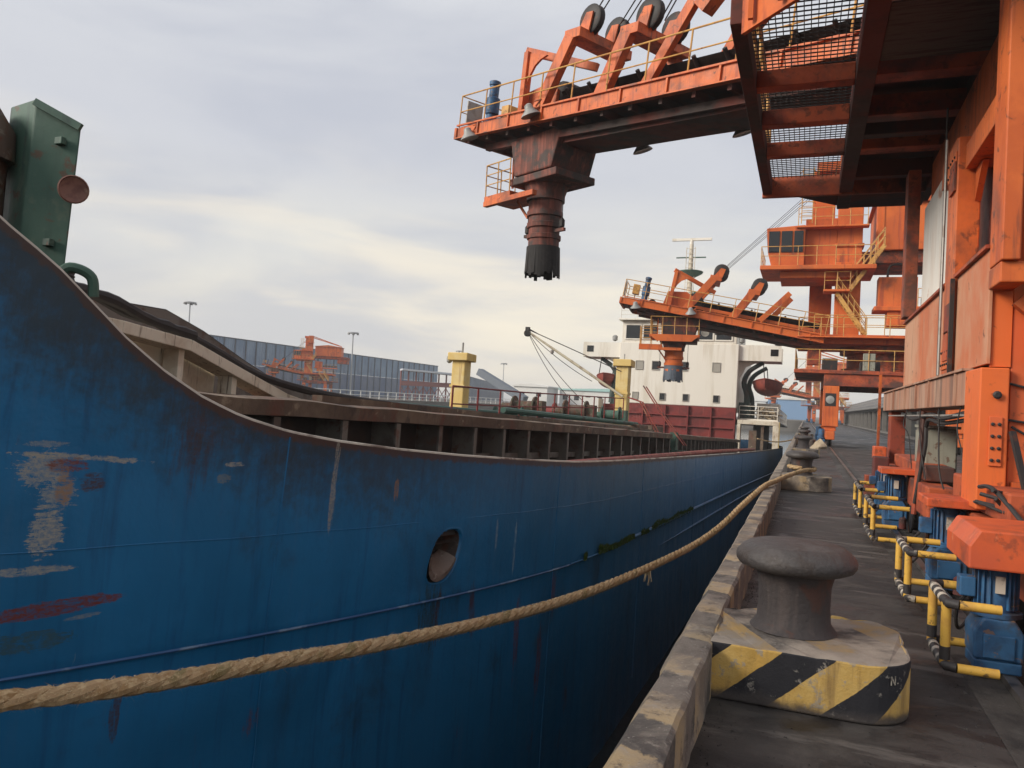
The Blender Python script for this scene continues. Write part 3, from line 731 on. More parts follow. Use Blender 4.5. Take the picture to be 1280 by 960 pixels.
def hull_x(y, z):
    """half breadth: nearly wall-sided above the knuckle, drawn in below it towards the bow"""
    h = half(y)
    if z < KN:
        if y < 11.5: h -= 0.78 * min(0.10, 0.012 * (11.5 - y))
        fl = max(0.0, (11.5 - y)) * 0.004
        dz = KN - z
        h -= fl * dz * 0.75 + max(0, dz - 4.2) ** 2 * 0.5
        fl2 = max(0.0, y - 60) * 0.02
        h -= fl2 * dz
    elif y < 11.5:
        h += (z - KN - 1.3) * min(0.10, 0.012 * (11.5 - y)) * (1.0 if z > KN + 1.3 else 0.6)
    return max(h, 0.02)
def hull():
    Ys = []; y = -6.9
    while y < 82:
        Ys.append(y); y += 0.02 if 6.55 < y < 7.5 else 0.14 if y < 11 else (0.5 if y < 40 else 1.2)
    T = [0, .06, .14, .25, .36] + [.46 + .0185 * k for k in range(27)] + [.965, 1.0]
    L = [0.03, 0.25, .6, 1.1, 1.7, 2.4, 3.2, 4.0, 4.6, 5.2, 5.7]
    def row(y, sgn):
        st = sheer(y); r = []
        for t in T:
            z = st + (KN - st) * t; r.append((XC + sgn * hull_x(y, z), y, z))
        for d in L:
            z = KN - d; r.append((XC + sgn * (hull_x(y, z) - 0.012), y, z))
        return r
    m = MB()
    for sgn in (1, -1):
        rows = [row(y, sgn) for y in Ys]; n = len(rows[0])
        m.add([p for r in rows for p in r], [(i * n + k, (i + 1) * n + k, (i + 1) * n + k + 1, i * n + k + 1) for i in range(len(rows) - 1) for k in range(n - 1)])
    ra, rb = row(Ys[-1], 1), row(Ys[-1], -1); n = len(ra)
    m.add(ra + rb, [(k, k + 1, n + k + 1, n + k) for k in range(n - 1)])
    H = SHIP.part('hull', m, 'hull_blue', True)
    br = H.data.attributes.new('below_rail', 'FLOAT', 'POINT')
    br.data.foreach_set('value', [sheer(v.co.y) - v.co.z for v in H.data.vertices])
    # bulwark: inner skin and worn rounded cap rail
    for sgn in (1, -1):
        inn = []; cap = []
        for y in Ys:
            st = sheer(y); hx = hull_x(y, st)
            inn += [(XC + sgn * (hx - 0.05), y, st), (XC + sgn * (hull_x(y, min(-1.15, st - 0.4)) - 0.06), y, min(-1.15, st - 0.4))]
            cap.append((XC + sgn * (hx - 0.02), y, st + 0.004))
        b = MB().add(inn, [(2 * i, 2 * i + 1, 2 * i + 3, 2 * i + 2) for i in range(len(Ys) - 1)])
        SHIP.part('bulwark_lining', b, 'coaming_dark', True)
        SHIP.part('cap_rail', MB().tube(cap, [0.019 for y in Ys], 8), 'cap_worn', True)
    dk = MB()
    vs = []
    yy = [y for y in Ys if y > 3.2]
    for y in yy: vs += [(XC - half(y) + 0.06, y, -1.22), (XC + half(y) - 0.06, y, -1.22)]
    dk.add(vs, [(2 * i, 2 * i + 1, 2 * i + 3, 2 * i + 2) for i in range(len(yy) - 1)])
    SHIP.part('main_deck', dk, 'ship_deck')
    # rubbing bar: starts where the knuckle runs out and goes aft, weed hanging on it
    rb = MB(); pts = [(SIDE + 0.01 - (0.022 * (12 - y) ** 2 if y < 12 else 0) - (0.012 * (y - 64) ** 2 if y > 64 else 0), y, lerp_tab([(9.8, -1.745), (13, -1.72), (30, -1.75), (48, -1.84), (80, -1.9)], y)) for y in [9.8 + 0.4 * k for k in range(int(69 / 0.4))]]
    rb.tube(pts, [0.008 + 0.03 * min(1, i / 14) for i in range(len(pts))], 8)
    rub = sub(H, 'rubbing_bar', rb, 'hull_blue', True)
    sub(H, 'rubbing_bar', MB().tube([(x - 0.005, y, z - 0.42) for x, y, z in pts[14:]], [0.006 + 0.026 * min(1, i / 14) for i in range(len(pts) - 14)], 8), 'hull_blue', True)
    wd = MB(); rn = random.Random(9)
    for k in range(2600):
        y = 10.2 + rn.random() ** 1.5 * 9
        x = pts[min(int((y - 9.8) / 0.4), len(pts) - 1)][0] + 0.045
        if noise.noise((y * 1.1, 3, 0)) < -0.12: continue
        p = Vector((x - .03, y, -1.735 + rn.uniform(-.02, .04) + (rn.random() ** 2) * .11 * max(0, noise.noise((y * .9, 7, 1)) + .45)))
        ln = rn.uniform(.02, .09)
        wd.add([p, p + Vector((rn.uniform(0, .03), ln, rn.uniform(-.02, .02))), p + Vector((rn.uniform(0.01, .04), ln * .5, rn.uniform(.01, .06)))], [(0, 1, 2)])
    w = sub(H, 'weed', wd, 'weed'); w['kind'] = 'stuff'
    # weld bead along the knuckle, its reflected glint put into the colour
    sub(H, 'knuckle_bead', MB().tube([(XC + hull_x(y, KN) + 0.004, y, KN - 0.004) for y in [-4 + 0.25 * k for k in range(57)]], 0.012, 6), 'knuckle_m', True)
    for yy in (5.05, 9.3, 13.5, 19.5, 25.5, 31.5):
        sub(H, 'weld_seam', MB().tube([(XC + hull_x(yy, z) + .001, yy + .004 * math.sin(z * 9), z) for z in [sheer(yy) - .03 - k * .15 for k in range(26)]], 0.006, 6), 'hull_blue', True)
    sub(H, 'weld_seam', MB().tube([(XC + hull_x(y, -0.98) + .001, y, -0.98 + .004 * math.sin(y * 5)) for y in [-3 + .2 * k for k in range(48)] + [7.6 + .4 * k for k in range(130)]], 0.005, 6), 'hull_blue', True)
    # mooring hole: oval cast frame with a recess darkened in its colour to look deep
    hy, hz = 7.02, -1.34
    def ov(ry, rz, off, n=28, tilt=0.30):
        o = []
        for k in range(n):
            a = 2 * math.pi * k / n
            ex = 0.72
            cy = ry * math.copysign(abs(math.cos(a)) ** ex, math.cos(a)); cz = rz * math.copysign(abs(math.sin(a)) ** ex, math.sin(a))
            y = hy + cy + cz * tilt; z = hz + cz
            o.append((XC + hull_x(y, z) + off, y, z))
        return o
    n = 28
    r0, r1, r2, r3 = ov(.240, .285, .003), ov(.232, .275, .006), ov(.222, .265, .004), ov(.212, .255, -.02)
    ring = lambda a, b, o: [(a * n + k, a * n + (k + 1) % n, b * n + (k + 1) % n, b * n + k) for k in range(n)]
    fr = MB().add(r0 + r1 + r2 + r3, ring(0, 1, 0) + ring(1, 2, 0) + ring(2, 3, 0))
    hole = sub(H, 'mooring_hole', fr, 'hull_blue', True)
    back = [(x - 0.50, y + 0.02, z + 0.10) for x, y, z in ov(.15, .17, 0)]
    mid = [(x - 0.16, y, z + 0.01) for x, y, z in ov(.212, .255, 0)]
    rec = MB().add(r3 + mid + back, ring(0, 1, 0) + ring(1, 2, 0) + [tuple(range(2 * n, 3 * n))])
    rec_o = sub(hole, 'recess', rec, 'hole_steel', True)
    lip = MB(); lv = []
    for i, (ry, rz, off, dz) in enumerate(((.208, .250, .002, 0), (.185, .20, .004, .01), (.16, .12, -.07, .03), (.14, .07, -.18, .05))):
        for k in range(15):
            a = R(180 + 12 * k)
            y = hy + ry * math.cos(a) + (rz * math.sin(a) + dz) * 0.30; z = hz + rz * math.sin(a) + dz
            lv.append((XC + hull_x(y, z) + off, y, z + 0.02 * noise.noise((k, i, 1))))
    lip.add(lv, [(i * 15 + k, i * 15 + k + 1, (i + 1) * 15 + k + 1, (i + 1) * 15 + k) for i in range(3) for k in range(14)])
    sub(hole, 'lit_lip', lip, 'hole_lip', True)  # rusty lower lip, the light on it put into a paler colour
    return H, (hy, hz)
mat('weed', (0.06, 0.12, 0.025), 0.8, layers=(((0.05, 0.09, 0.02), 6, 0.4, 0.7, 0.8),))
mat('knuckle_m', (0.03, 0.10, 0.24), 0.45, layers=(((0.20, 0.30, 0.40), 4, 0.5, 0.7, 0.7),))
HULL, (HY, HZ) = hull()
for o in HULL.children:
    if o.type == 'MESH' and o.data.materials and o.data.materials[0].name == 'hull_blue':
        o.data.attributes.new('below_rail', 'FLOAT', 'POINT').data.foreach_set('value', [1.5] * len(o.data.vertices))
# the plating is open at the mooring hole
bm = bmesh.new(); bm.from_mesh(HULL.data)
kill = []
for f in bm.faces:
    c = f.calc_center_median()
    if c.x > XC and abs((c.y - HY - (c.z - HZ) * 0.30) / 0.222) ** 2.6 + abs((c.z - HZ) / 0.266) ** 2.6 < 1.0: kill.append(f)
bmesh.ops.delete(bm, geom=kill, context='FACES')
bm.to_mesh(HULL.data); bm.free()

def on_ship(name, mb_, m, label, cat, group=None, smooth=True):
    o = single(name, mb_, m, label, cat, group, smooth); o.matrix_world = SF; return o
# ---- hatch coamings with their stays
def coaming(y0, y1, first, gap, label):
    co = MB().box(-5.98, -5.94, y0, y1, -1.21, -0.04)
    C_ = SHIP.part('hatch_coaming', co, 'coaming_dark', label=label)
    # top flange, buckled by grabs
    rows = []; k = 0; y = y0
    n = int((y1 - y0) / 0.25)
    for i in range(n + 1):
        y = y0 + (y1 - y0) * i / n
        j = noise.noise((y * 0.9, 1, 2)) * 0.025; j2 = noise.noise((y * 2.3, 5, 2)) * 0.03
        rows.append([(-5.47 + j2, y, -0.05 + j * 0.4), (-5.45 + j2, y, 0.12 + j), (-5.62 + j, y, 0.145 + j), (-6.1, y, 0.145 + j), (-6.1, y, -0.05)])
    m_ = 5
    fl = MB().add([p for r in rows for p in r], [(i * m_ + q, (i + 1) * m_ + q, (i + 1) * m_ + (q + 1) % m_, i * m_ + (q + 1) % m_) for i in range(n) for q in range(m_)])
    fl.add(rows[0], [(0, 1, 2, 3, 4)]); fl.add(rows[-1], [(4, 3, 2, 1, 0)])
    sub(C_, 'top_flange', fl, 'coaming', True)
    sub(C_, 'stiffener', MB().box(-5.935, -5.72, y0, y1, -0.60, -0.56).box(-5.72, -5.70, y0, y1, -0.64, -0.52), 'coaming_stay')
    sm = MB().prism([(-5.93, 0, -1.2), (-5.50, 0, -1.2), (-5.52, 0, -0.06), (-5.93, 0, -0.06)], (0, 0.014, 0)).box(-5.53, -5.495, -0.05, 0.065, -1.2, -0.062).mesh('stay', 'coaming_stay')
    y = first
    while y < y1 - 0.1:
        subdup(C_, 'stay', sm, Matrix.Translation((0, y, 0))); y += gap
    # far side of the hatch
    sub(C_, 'far_flange', MB().box(-15.9, -15.4, y0, y1, -0.05, 0.14).box(-15.5, -15.45, y0, y1, -1.2, -0.05), 'coaming')
    sub(C_, 'end_plate', MB().box(-15.9, -5.94, y0 - 0.1, y0 - 0.02, -1.2, 0.16).box(-15.9, -5.94, y1 + 0.02, y1 + 0.1, -1.2, 0.16), 'coaming')
coaming(4.6, 30.3, 5.496, 1.295, 'rust brown hatch coaming nearest the bow')
coaming(31.3, 57.2, 31.9, 1.15, 'hatch coaming close to the red bulkhead')
SHIP.part('coal_cargo', MB().add([(-15.4, 4.7, -0.9), (-6, 4.7, -0.9), (-6, 57, -0.9), (-15.4, 57, -0.9)], [(0, 1, 2, 3)]), 'coal')
# hatch cover panels stowed along the near edge, dark weathered top
SHIP.part('cover_track', MB().bar((-6.25, 8.5, 0.20), (-6.25, 30.3, 0.20), 0.16, 0.10), 'coaming')
SHIP.part('folded_cover', MB().box(-14.5, -6.4, 31.0, 33.4, 0.15, 0.42).box(-14.5, -6.4, 28.6, 30.2, 0.15, 0.40), 'coaming', bevel=0.03)
# bulwark-side service pipes
SHIP.part('deck_pipe', MB().tube([(-3.95, 8.5, -0.60), (-3.95, 20.0, -0.50), (-3.95, 30.0, -0.42)], 0.055, 8), 'pipe_red', True)
SHIP.part('deck_pipe', MB().tube([(-3.75, 11.5, -0.55), (-3.75, 24.0, -0.46), (-3.75, 34, -0.42), (-3.75, 48, -0.40)], 0.075, 8), 'pipe_red', True)
SHIP.part('deck_pipe', MB().tube([(-6.7, 16, 0.36), (-6.7, 29.5, 0.42)], 0.07, 8), 'pipe_green', True, label='green pipe along the hatch edge')
SHIP.part('deck_pipe', MB().tube([(-8.2, 12, 0.28), (-8.2, 20.5, 0.36)], 0.06, 8), 'pipe_green', True, label='green pipe along the hatch edge')
# steps over the coaming at the gap between hatches
st = MB()
for x in (0, 0.55):
    st.tube([(-5.2, 30.4 + x, -1.1), (-6.2, 30.6 + x, 0.2), (-6.9, 30.7 + x, 1.35), (-7.4, 30.7 + x, 1.5)], 0.03, 6)
    st.tube([(-5.0, 30.4 + x, -0.3), (-6.0, 30.6 + x, 0.9), (-6.8, 30.7 + x, 2.0)], 0.025, 6)
for k in range(7):
    f = k / 7; st.bar((-5.2 - 1.5 * f, 30.4, -1.1 + 2.2 * f), (-5.2 - 1.5 * f, 30.97, -1.1 + 2.2 * f), 0.2, 0.03)
SHIP.part('coaming_ladder', st, 'pipe_red')
SHIP.part('gap_post', MB().box(-5.6, -5.35, 30.55, 31.0, -1.2, 0.2).box(-5.55, -5.0, 30.5, 31.05, -1.2, -0.5), 'ship_green')
# red handrail above the hatch
railing(SHIP, [(-7.5, 15.0, 0.02), (-7.5, 19.0, 0.15), (-7.5, 30.4, 0.65)], 0.78, 1.45, 0.022, 'ship_red', (0.5,))
# ---- yellow vent posts
def vent_post(x, y, z0, z1, w, cw, label):
    p = SHIP.part('vent_post', MB().box(x - w / 2, x + w / 2, y - w / 2, y + w / 2, z0, z1 - 0.3 * w), 'ship_yellow', bevel=0.03, label=label)
    sub(p, 'head', MB().box(x - cw / 2, x + cw / 2, y - cw / 2, y + cw / 2, z1 - 0.55 * w, z1), 'ship_yellow', bevel=0.03)
    sub(p, 'collar', MB().box(x - w / 2 - .03, x + w / 2 + .03, y - w / 2 - .03, y + w / 2 + .03, z0 + (z1 - z0) * 0.55, z0 + (z1 - z0) * 0.58), 'ship_yellow')
    sub(p, 'lamp', MB().lathe([(0.03, 0), (0.09, 0.05), (0.09, 0.2), (0.05, 0.24)], (x - cw / 2 - 0.1, y, z1 - 0.7 * w), 10), 'lamp_grey')
    sub(p, 'antenna', MB().tube([(x, y, z1), (x, y, z1 + 0.35)], 0.03, 6), 'lamp_grey')
    return p
vent_post(-10.75, 22.0, -0.2, 2.22, 0.46, 0.70, 'yellow post nearest the bow')
vent_post(-10.75, 43.2, -0.2, 4.25, 0.72, 1.05, 'yellow post carrying the derrick')
# ---- derrick on the second post
foot, tip = Vector((-10.55, 42.5, 2.1)), Vector((-16.6, 42.6, 5.75))
dr = SHIP.part('derrick_boom', MB().tube([foot, foot.lerp(tip, .5), tip], [0.07, 0.085, 0.055], 10), 'derrick_cream', True)
sub(dr, 'head_block', MB().lathe([(0.05, -0.1), (0.2, -0.1), (0.2, 0.1), (0.05, 0.1)], tip + Vector((0, 0, -0.12)), 12, (0, 1, 0)).box(tip.x - .12, tip.x + .12, tip.y - .1, tip.y + .1, tip.z - .3, tip.z + .25), 'black_steel')
sub(dr, 'topping_lift', MB().tube([tip + Vector((0, 0, .15)), tip.lerp(Vector((-10.8, 42.9, 3.6)), .12) + Vector((0, 0, .1)), (-10.8, 42.85, 3.55)], [0.07, 0.03, 0.03], 6), 'black_steel')
for e, sg in (((-11.9, 42.2, 0.9), 0.9), ((-11.5, 42.2, 0.8), 0.45), ((-12.4, 42.5, 2.9), 0.2)):
    sub(dr, 'runner_wire', MB().tube(catenary(tip, e, sg), 0.02, 5), 'black_steel')
sub(dr, 'hook', MB().lathe([(0.02, 0), (0.11, 0.06), (0.11, 0.2), (0.02, 0.28)], tip.lerp(foot, 0.27) + Vector((0, 0, -0.35)), 8), 'galv')
# ---- deck machinery between the posts
def winch(x, y, z, s, m):
    w = SHIP.part('deck_winch', MB().lathe([(0.5 * s, -.55 * s), (0.5 * s, -.48 * s), (0.28 * s, -.46 * s), (0.28 * s, .46 * s), (0.5 * s, .48 * s), (0.5 * s, .55 * s)], (x, y, z + 0.5 * s), 14, (1, 0, 0)), m, True)
    sub(w, 'bed', MB().box(x - .8 * s, x + .8 * s, y - .5 * s, y + .5 * s, z, z + 0.12 * s), 'coaming_dark')
    sub(w, 'gear_case', MB().box(x + .58 * s, x + .95 * s, y - .3 * s, y + .3 * s, z + .13 * s, z + .8 * s), m); sub(w, 'motor', MB().lathe([(0.2 * s, 0), (0.2 * s, .5 * s)], (x - .62 * s, y, z + .45 * s), 10, (-1, 0, 0)), m)
winch(-11.6, 30, 0.42, 0.9, 'winch_brown'); winch(-10.3, 33, 0.42, 0.95, 'winch_brown'); winch(-9.2, 35, 0.45, 0.8, 'ship_green'); winch(-10.2, 25.5, 0.22, 0.5, 'pipe_green'); winch(-9.6, 22.8, 0.22, 0.42, 'ship_green')
winch(-12.8, 36, 0.42, 0.9, 'ship_red')
on_ship('deck_locker', MB().box(-13.2, -12.2, 43.4, 44.5, 0.2, 2.0), 'far_white', 'white locker on deck left of the yellow derrick post', 'locker', None, False)
on_ship('deck_locker', MB().box(-12.6, -10.9, 44.6, 45.6, 0.2, 1.75), 'ship_red', 'dark red locker on deck at the foot of the derrick post', 'locker', None, False)
SHIP.part('mast_house', MB().box(-15.3, -6.6, 27.9, 33.8, 0.0, 0.145), 'ship_deck')

# ---- poop front, bridge house
def house():
    HX0, HX1, HY0 = -15.35, -6.15, 60.0
    bk = SHIP.part('poop_bulkhead', MB().box(HX0, HX1, HY0 + 0.02, HY0 + 0.5, -1.2, 2.50), 'ship_red', label='dark red stiffened bulkhead below the white house')
    for z in (0.1, 0.9, 1.7):
        sub(bk, 'girder', MB().box(HX0, HX1, HY0 - 0.16, HY0 + 0.015, z, z + 0.07), 'ship_red')
    vm = MB().box(-0.05, 0.05, -0.22, 0.0, -1.2, 2.48).mesh('stiffener', 'ship_red')
    for k in range(6): subdup(bk, 'stiffener', vm, Matrix.Translation((HX0 + 0.4 + k * 1.75, HY0 + 0.012, 0)))
    hs = SHIP.part('bridge_house', MB().box(HX0, HX1, HY0, HY0 + 11, 2.51, 7.36), 'ship_white', bevel=0.05)
    wh = SHIP.part('wheelhouse', MB().prism([(HX0 + .1, HY0 + 0.1, 7.37), (HX1 - .2, HY0 + 0.1, 7.37), (HX1 - .2, HY0 + 7, 7.37), (HX0 + .1, HY0 + 7, 7.37)], (0, 0, 1.72)), 'ship_white', bevel=0.03)
    sub(wh, 'roof', MB().box(HX0 - .15, HX1 + .1, HY0 - .35, HY0 + 7.3, 9.095, 9.22), 'ship_white', bevel=0.02)
    pan = MB().box(-0.60, 0.60, -0.02, 0.05, -0.56, 0.56).mesh('pane', 'glass_dark')
    frm = MB().box(-0.70, -0.60, -0.06, 0.04, -0.66, 0.66).box(0.60, 0.70, -0.06, 0.04, -0.66, 0.66).box(-0.6, 0.6, -0.06, 0.04, 0.56, 0.66).box(-0.6, 0.6, -0.06, 0.04, -0.66, -0.56).mesh('window_frame', 'ship_white')
    for k in range(6):
        x = -14.35 + k * 1.41
        T = Matrix.Translation((x, HY0 + 0.085, 8.2)) @ Matrix.Scale(0.95, 4)
        subdup(wh, 'window_pane', pan, T); subdup(wh, 'window_frame', frm, T)
    # wipers' clear-view disc
    sub(wh, 'clear_view_screen', MB().lathe([(0.30, 0), (0.30, 0.03), (0.26, 0.03), (0.26, 0)], (-14.35 + 4 * 1.41, HY0 + 0.05, 8.2), 16, (0, -1, 0)), 'frame_grey')
    def win(x, z, w, h, blind=False):
        T = Matrix.Translation((x, HY0 - 0.012, z)) @ Matrix.Diagonal((w / 1.2, 1, h / 1.12, 1))
        subdup(hs, 'window_pane', pan if not blind else pan2, T); subdup(hs, 'window_frame', frm2, T)
    pan2 = MB().box(-0.60, 0.60, -0.02, 0.05, -0.56, 0.56).mesh('pane', 'frame_grey')
    frm2 = MB().box(-0.70, -0.60, -0.05, 0.011, -0.66, 0.66).box(0.60, 0.70, -0.05, 0.011, -0.66, 0.66).box(-0.6, 0.6, -0.05, 0.011, 0.56, 0.66).box(-0.6, 0.6, -0.05, 0.011, -0.66, -0.56).mesh('window_frame', 'frame_grey')
    for x in (-13.7, -12.4, -10.2, -7.75): win(x, 5.55, 0.52, 0.62, x in (-13.7, -7.75))
    for x in (-13.9, -11.75, -9.95, -7.65): win(x, 3.12, 0.40, 0.50, x == -13.9)
    # bridge wings: solid fronted balconies out to the ship's side
    for sgn in (1, -1):
        a, b = (HX1, -3.1) if sgn > 0 else (-18.5, HX0)
        w = SHIP.part('bridge_wing', MB().box(a + .003, b - .003, HY0 + .3, HY0 + 0.42, 6.15, 7.34).box(a + .003, b - .003, HY0 + .423, HY0 + 2.4, 6.15, 6.26).box(a + .003, b - .003, HY0 + 2.403, HY0 + 2.5, 6.15, 7.34), 'ship_white')
        x = b - 0.5 if sgn > 0 else a + 0.6
        sub(w, 'end_port', MB().box(x - .27, x + .27, HY0 + .27, HY0 + .297, 6.55, 7.05), 'glass_dark')
        gx = HX1 if sgn > 0 else HX0
        sub(w, 'wing_bracket', MB().prism([(gx + sgn * .003, HY0 + 0.9, 6.145), (gx + sgn * 1.4, HY0 + 0.9, 6.145), (gx + sgn * 0.5, HY0 + 0.9, 5.7), (gx + sgn * .003, HY0 + 0.9, 4.6)], (0, 0.1, 0)), 'ship_white')
    SHIP.part('searchlight', MB().lathe([(0.05, 0), (0.22, 0.1), (0.22, 0.4), (0.1, 0.5)], (-6.0, HY0 + .4, 7.45), 12), 'lamp_grey')
    SHIP.part('searchlight', MB().lathe([(0.05, 0), (0.22, 0.1), (0.22, 0.4), (0.1, 0.5)], (-15.9, HY0 + .4, 7.45), 12), 'lamp_grey')
    railing(SHIP, [(HX0, HY0 - .2, 9.23), (HX1, HY0 - .2, 9.23)], 1.0, 1.3, 0.03, 'ship_white', (0.33, 0.66))
    SHIP.part('monkey_island_locker', MB().box(-14.4, -9.5, HY0 + 2.5, HY0 + 5, 9.23, 10.5), 'ship_white', bevel=0.04)
    # signal mast
    ms = SHIP.part('signal_mast', MB().tube([(-10.6, HY0 + 3, 9.2), (-10.6, HY0 + 3, 15.9)], [0.28, 0.16], 10), 'ship_cream', True)
    sub(ms, 'radar_scanner', MB().box(-12.2, -9.0, HY0 + 2.9, HY0 + 3.1, 16.2, 16.4).tube([(-10.6, HY0 + 3, 15.9), (-10.6, HY0 + 3, 16.25)], 0.14, 8), 'ship_white')
    sub(ms, 'mast_platform', MB().lathe([(0.3, 13.1), (1.0, 13.5), (1.05, 13.6), (0.3, 13.62)], (-10.6, HY0 + 3, 0), 14), 'ship_green')
    sub(ms, 'crosstree', MB().bar((-11.8, HY0 + 3, 14.8), (-9.4, HY0 + 3, 14.8), 0.09).bar((-10.6, HY0 + 3, 11.9), (-8.8, HY0 + 3, 11.9), 0.16), 'ship_green')
    lad = MB().tube([(-10.25, HY0 + 2.75, 9.3), (-10.25, HY0 + 2.75, 15.6)], 0.03, 5).tube([(-10.95, HY0 + 2.75, 9.3), (-10.95, HY0 + 2.75, 15.6)], 0.03, 5)
    for k in range(16): lad.bar((-10.95, HY0 + 2.75, 9.5 + k * .4), (-10.25, HY0 + 2.75, 9.5 + k * .4), 0.03)
    sub(ms, 'mast_ladder', lad, 'ship_cream')
    SHIP.part('funnel', MB().prism([(-12.2, 67.5, 7.4), (-9.3, 67.5, 7.4), (-9.3, 70.5, 7.4), (-12.2, 70.5, 7.4)], (0, 0.6, 2.6)), 'ship_white', bevel=0.1)
    # poop side: cream archway over the side deck, rail above it
    po = SHIP.part('poop_deck', MB().box(-18.4, -3.15, HY0 + 0.6, 79, 1.66, 1.78), 'ship_white')
    ar = SHIP.part('side_arch', MB().box(-6.0, -3.02, HY0 - .1, HY0 + .55, 1.33, 1.65).box(-3.45, -3.02, HY0 - .1, HY0 + .55, -0.62, 1.327).box(-6.0, -5.75, HY0 - .1, HY0 + .55, -1.2, 1.327), 'ship_cream', bevel=0.03, label='cream archway over the side deck at the stern')
    sub(ar, 'edge_strip', MB().box(-3.014, -2.98, HY0 - .08, HY0 + .5, -0.62, 1.62), 'ship_yellow')
    SHIP.part('poop_side', MB().box(-5.0, -4.8, HY0 + 2, 78, -1.2, 1.655), 'coaming_dark')
    SHIP.part('side_post', MB().box(-4.3, -4.1, HY0 + .2, HY0 + .5, -1.2, 1.32).box(-5.15, -4.6, HY0 + 0.15, HY0 + .4, -1.2, 0.9), 'coaming')
    railing(SHIP, [(-5.95, HY0 + .6, 1.78), (-3.2, HY0 + .6, 1.78), (-3.2, 76, 1.78)], 0.95, 1.35, 0.03, 'ship_white', (0.33, 0.66))
    SHIP.part('deck_store', MB().box(-5.2, -3.4, HY0 + 7, HY0 + 9, 1.79, 3.3), 'ship_white', bevel=0.04)
    nets = MB(); rn = random.Random(3)
    for k in range(46):
        p = Vector((rn.uniform(-4.9, -3.3), HY0 + rn.uniform(1, 3), 1.8 + rn.uniform(0, .75)))
        nets.tube([p, p + Vector((rn.uniform(-.3, .3), rn.uniform(-.3, .3), rn.uniform(-.05, .35))), p + Vector((rn.uniform(-.5, .5), 0.1, rn.uniform(-.1, .2)))], 0.06, 5)
    on_ship('rope_heap', nets, 'tarp', 'tangled heap of pale rope on the stern deck behind the white railing', 'rope', None, False)
    # davits
    for sgn, x in ((1, -6.0), (-1, -15.5)):
        for dy in (1.0, 5.2):
            d = MB()
            pth = spline([(x + sgn * 0.55, HY0 + dy, 2.5 if sgn < 0 else 1.8), (x + sgn * 0.5, HY0 + dy, 3.6), (x + sgn * 0.25, HY0 + dy, 4.5), (x + sgn * 0.6, HY0 + dy, 5.4), (x + sgn * 1.6, HY0 + dy, 6.1)], 0.25)
            d.tube(pth, [0.26 - 0.11 * i / len(pth) for i in range(len(pth))], 8)
            d.box(x + sgn * 0.3 - .35, x + sgn * 0.3 + .5, HY0 + dy - .2, HY0 + dy + .2, 1.8, 3.0)
            SHIP.part('davit', d, 'davit_green', True)
            SHIP.part('fall_wire', MB().tube([(x + sgn * 1.6, HY0 + dy, 6.05), (x + sgn * 1.75, HY0 + dy, 4.7)], 0.04, 6), 'black_steel')
house()
def lifeboat(x, label):
    fr = SF
    th = Thing('lifeboat', label, 'lifeboat', frame=SF, base=(x, 63, 3.7), group='lifeboats slung from the davits')
    rows = []; n = 17
    for i in range(n):
        s = -1 + 2 * i / (n - 1); y = 63 + s * 2.9
        w = 1.05 * (1 - abs(s) ** 2.6) ** 0.75 + 0.02; k = 0.20 * abs(s) ** 2
        sec = []
        for a in range(13):
            t = -math.pi / 2 + math.pi * a / 12   # port gunwale round the keel to starboard
            sec.append((x + w * math.sin(t) * (1.0 if abs(t) < 1.5 else 1.03), y, 4.62 + k - (0.92 - 0.25 * abs(s) ** 3) * math.cos(t) ** 0.8 if abs(t) < 1.569 else 4.62 + k))
        rows.append(sec)
    h = MB().add([p for r in rows for p in r], [(i * 13 + a, i * 13 + a + 1, (i + 1) * 13 + a + 1, (i + 1) * 13 + a) for i in range(n - 1) for a in range(12)])
    th.part('hull', h, 'boat_red', True)
    cv = []
    for i in range(n):
        l, r = Vector(rows[i][0]), Vector(rows[i][-1])
        for a in range(7): cv.append(l.lerp(r, a / 6) + Vector((0, 0, 0.02 + 0.28 * math.sin(math.pi * a / 6) * (1 - abs(-1 + 2 * i / (n - 1)) ** 3))))
    th.part('cover', MB().add(cv, [(i * 7 + a, i * 7 + a + 1, (i + 1) * 7 + a + 1, (i + 1) * 7 + a) for i in range(n - 1) for a in range(6)]), 'boat_red', True)
    th.part('gunwale', MB().tube([rows[i][0] for i in range(n)], 0.05, 6).tube([rows[i][-1] for i in range(n)], 0.05, 6), 'boat_red', True)
    th.part('keel', MB().tube([(x, 63 + s * 2.75, 3.72 + 0.35 * abs(s) ** 3) for s in [-1 + .2 * k for k in range(11)]], 0.05, 6), 'boat_red')
lifeboat(-4.15, 'dark red lifeboat hanging on the quay side of the white house')
lifeboat(-16.6, 'dark red lifeboat beside the yellow derrick post, far side of the ship')

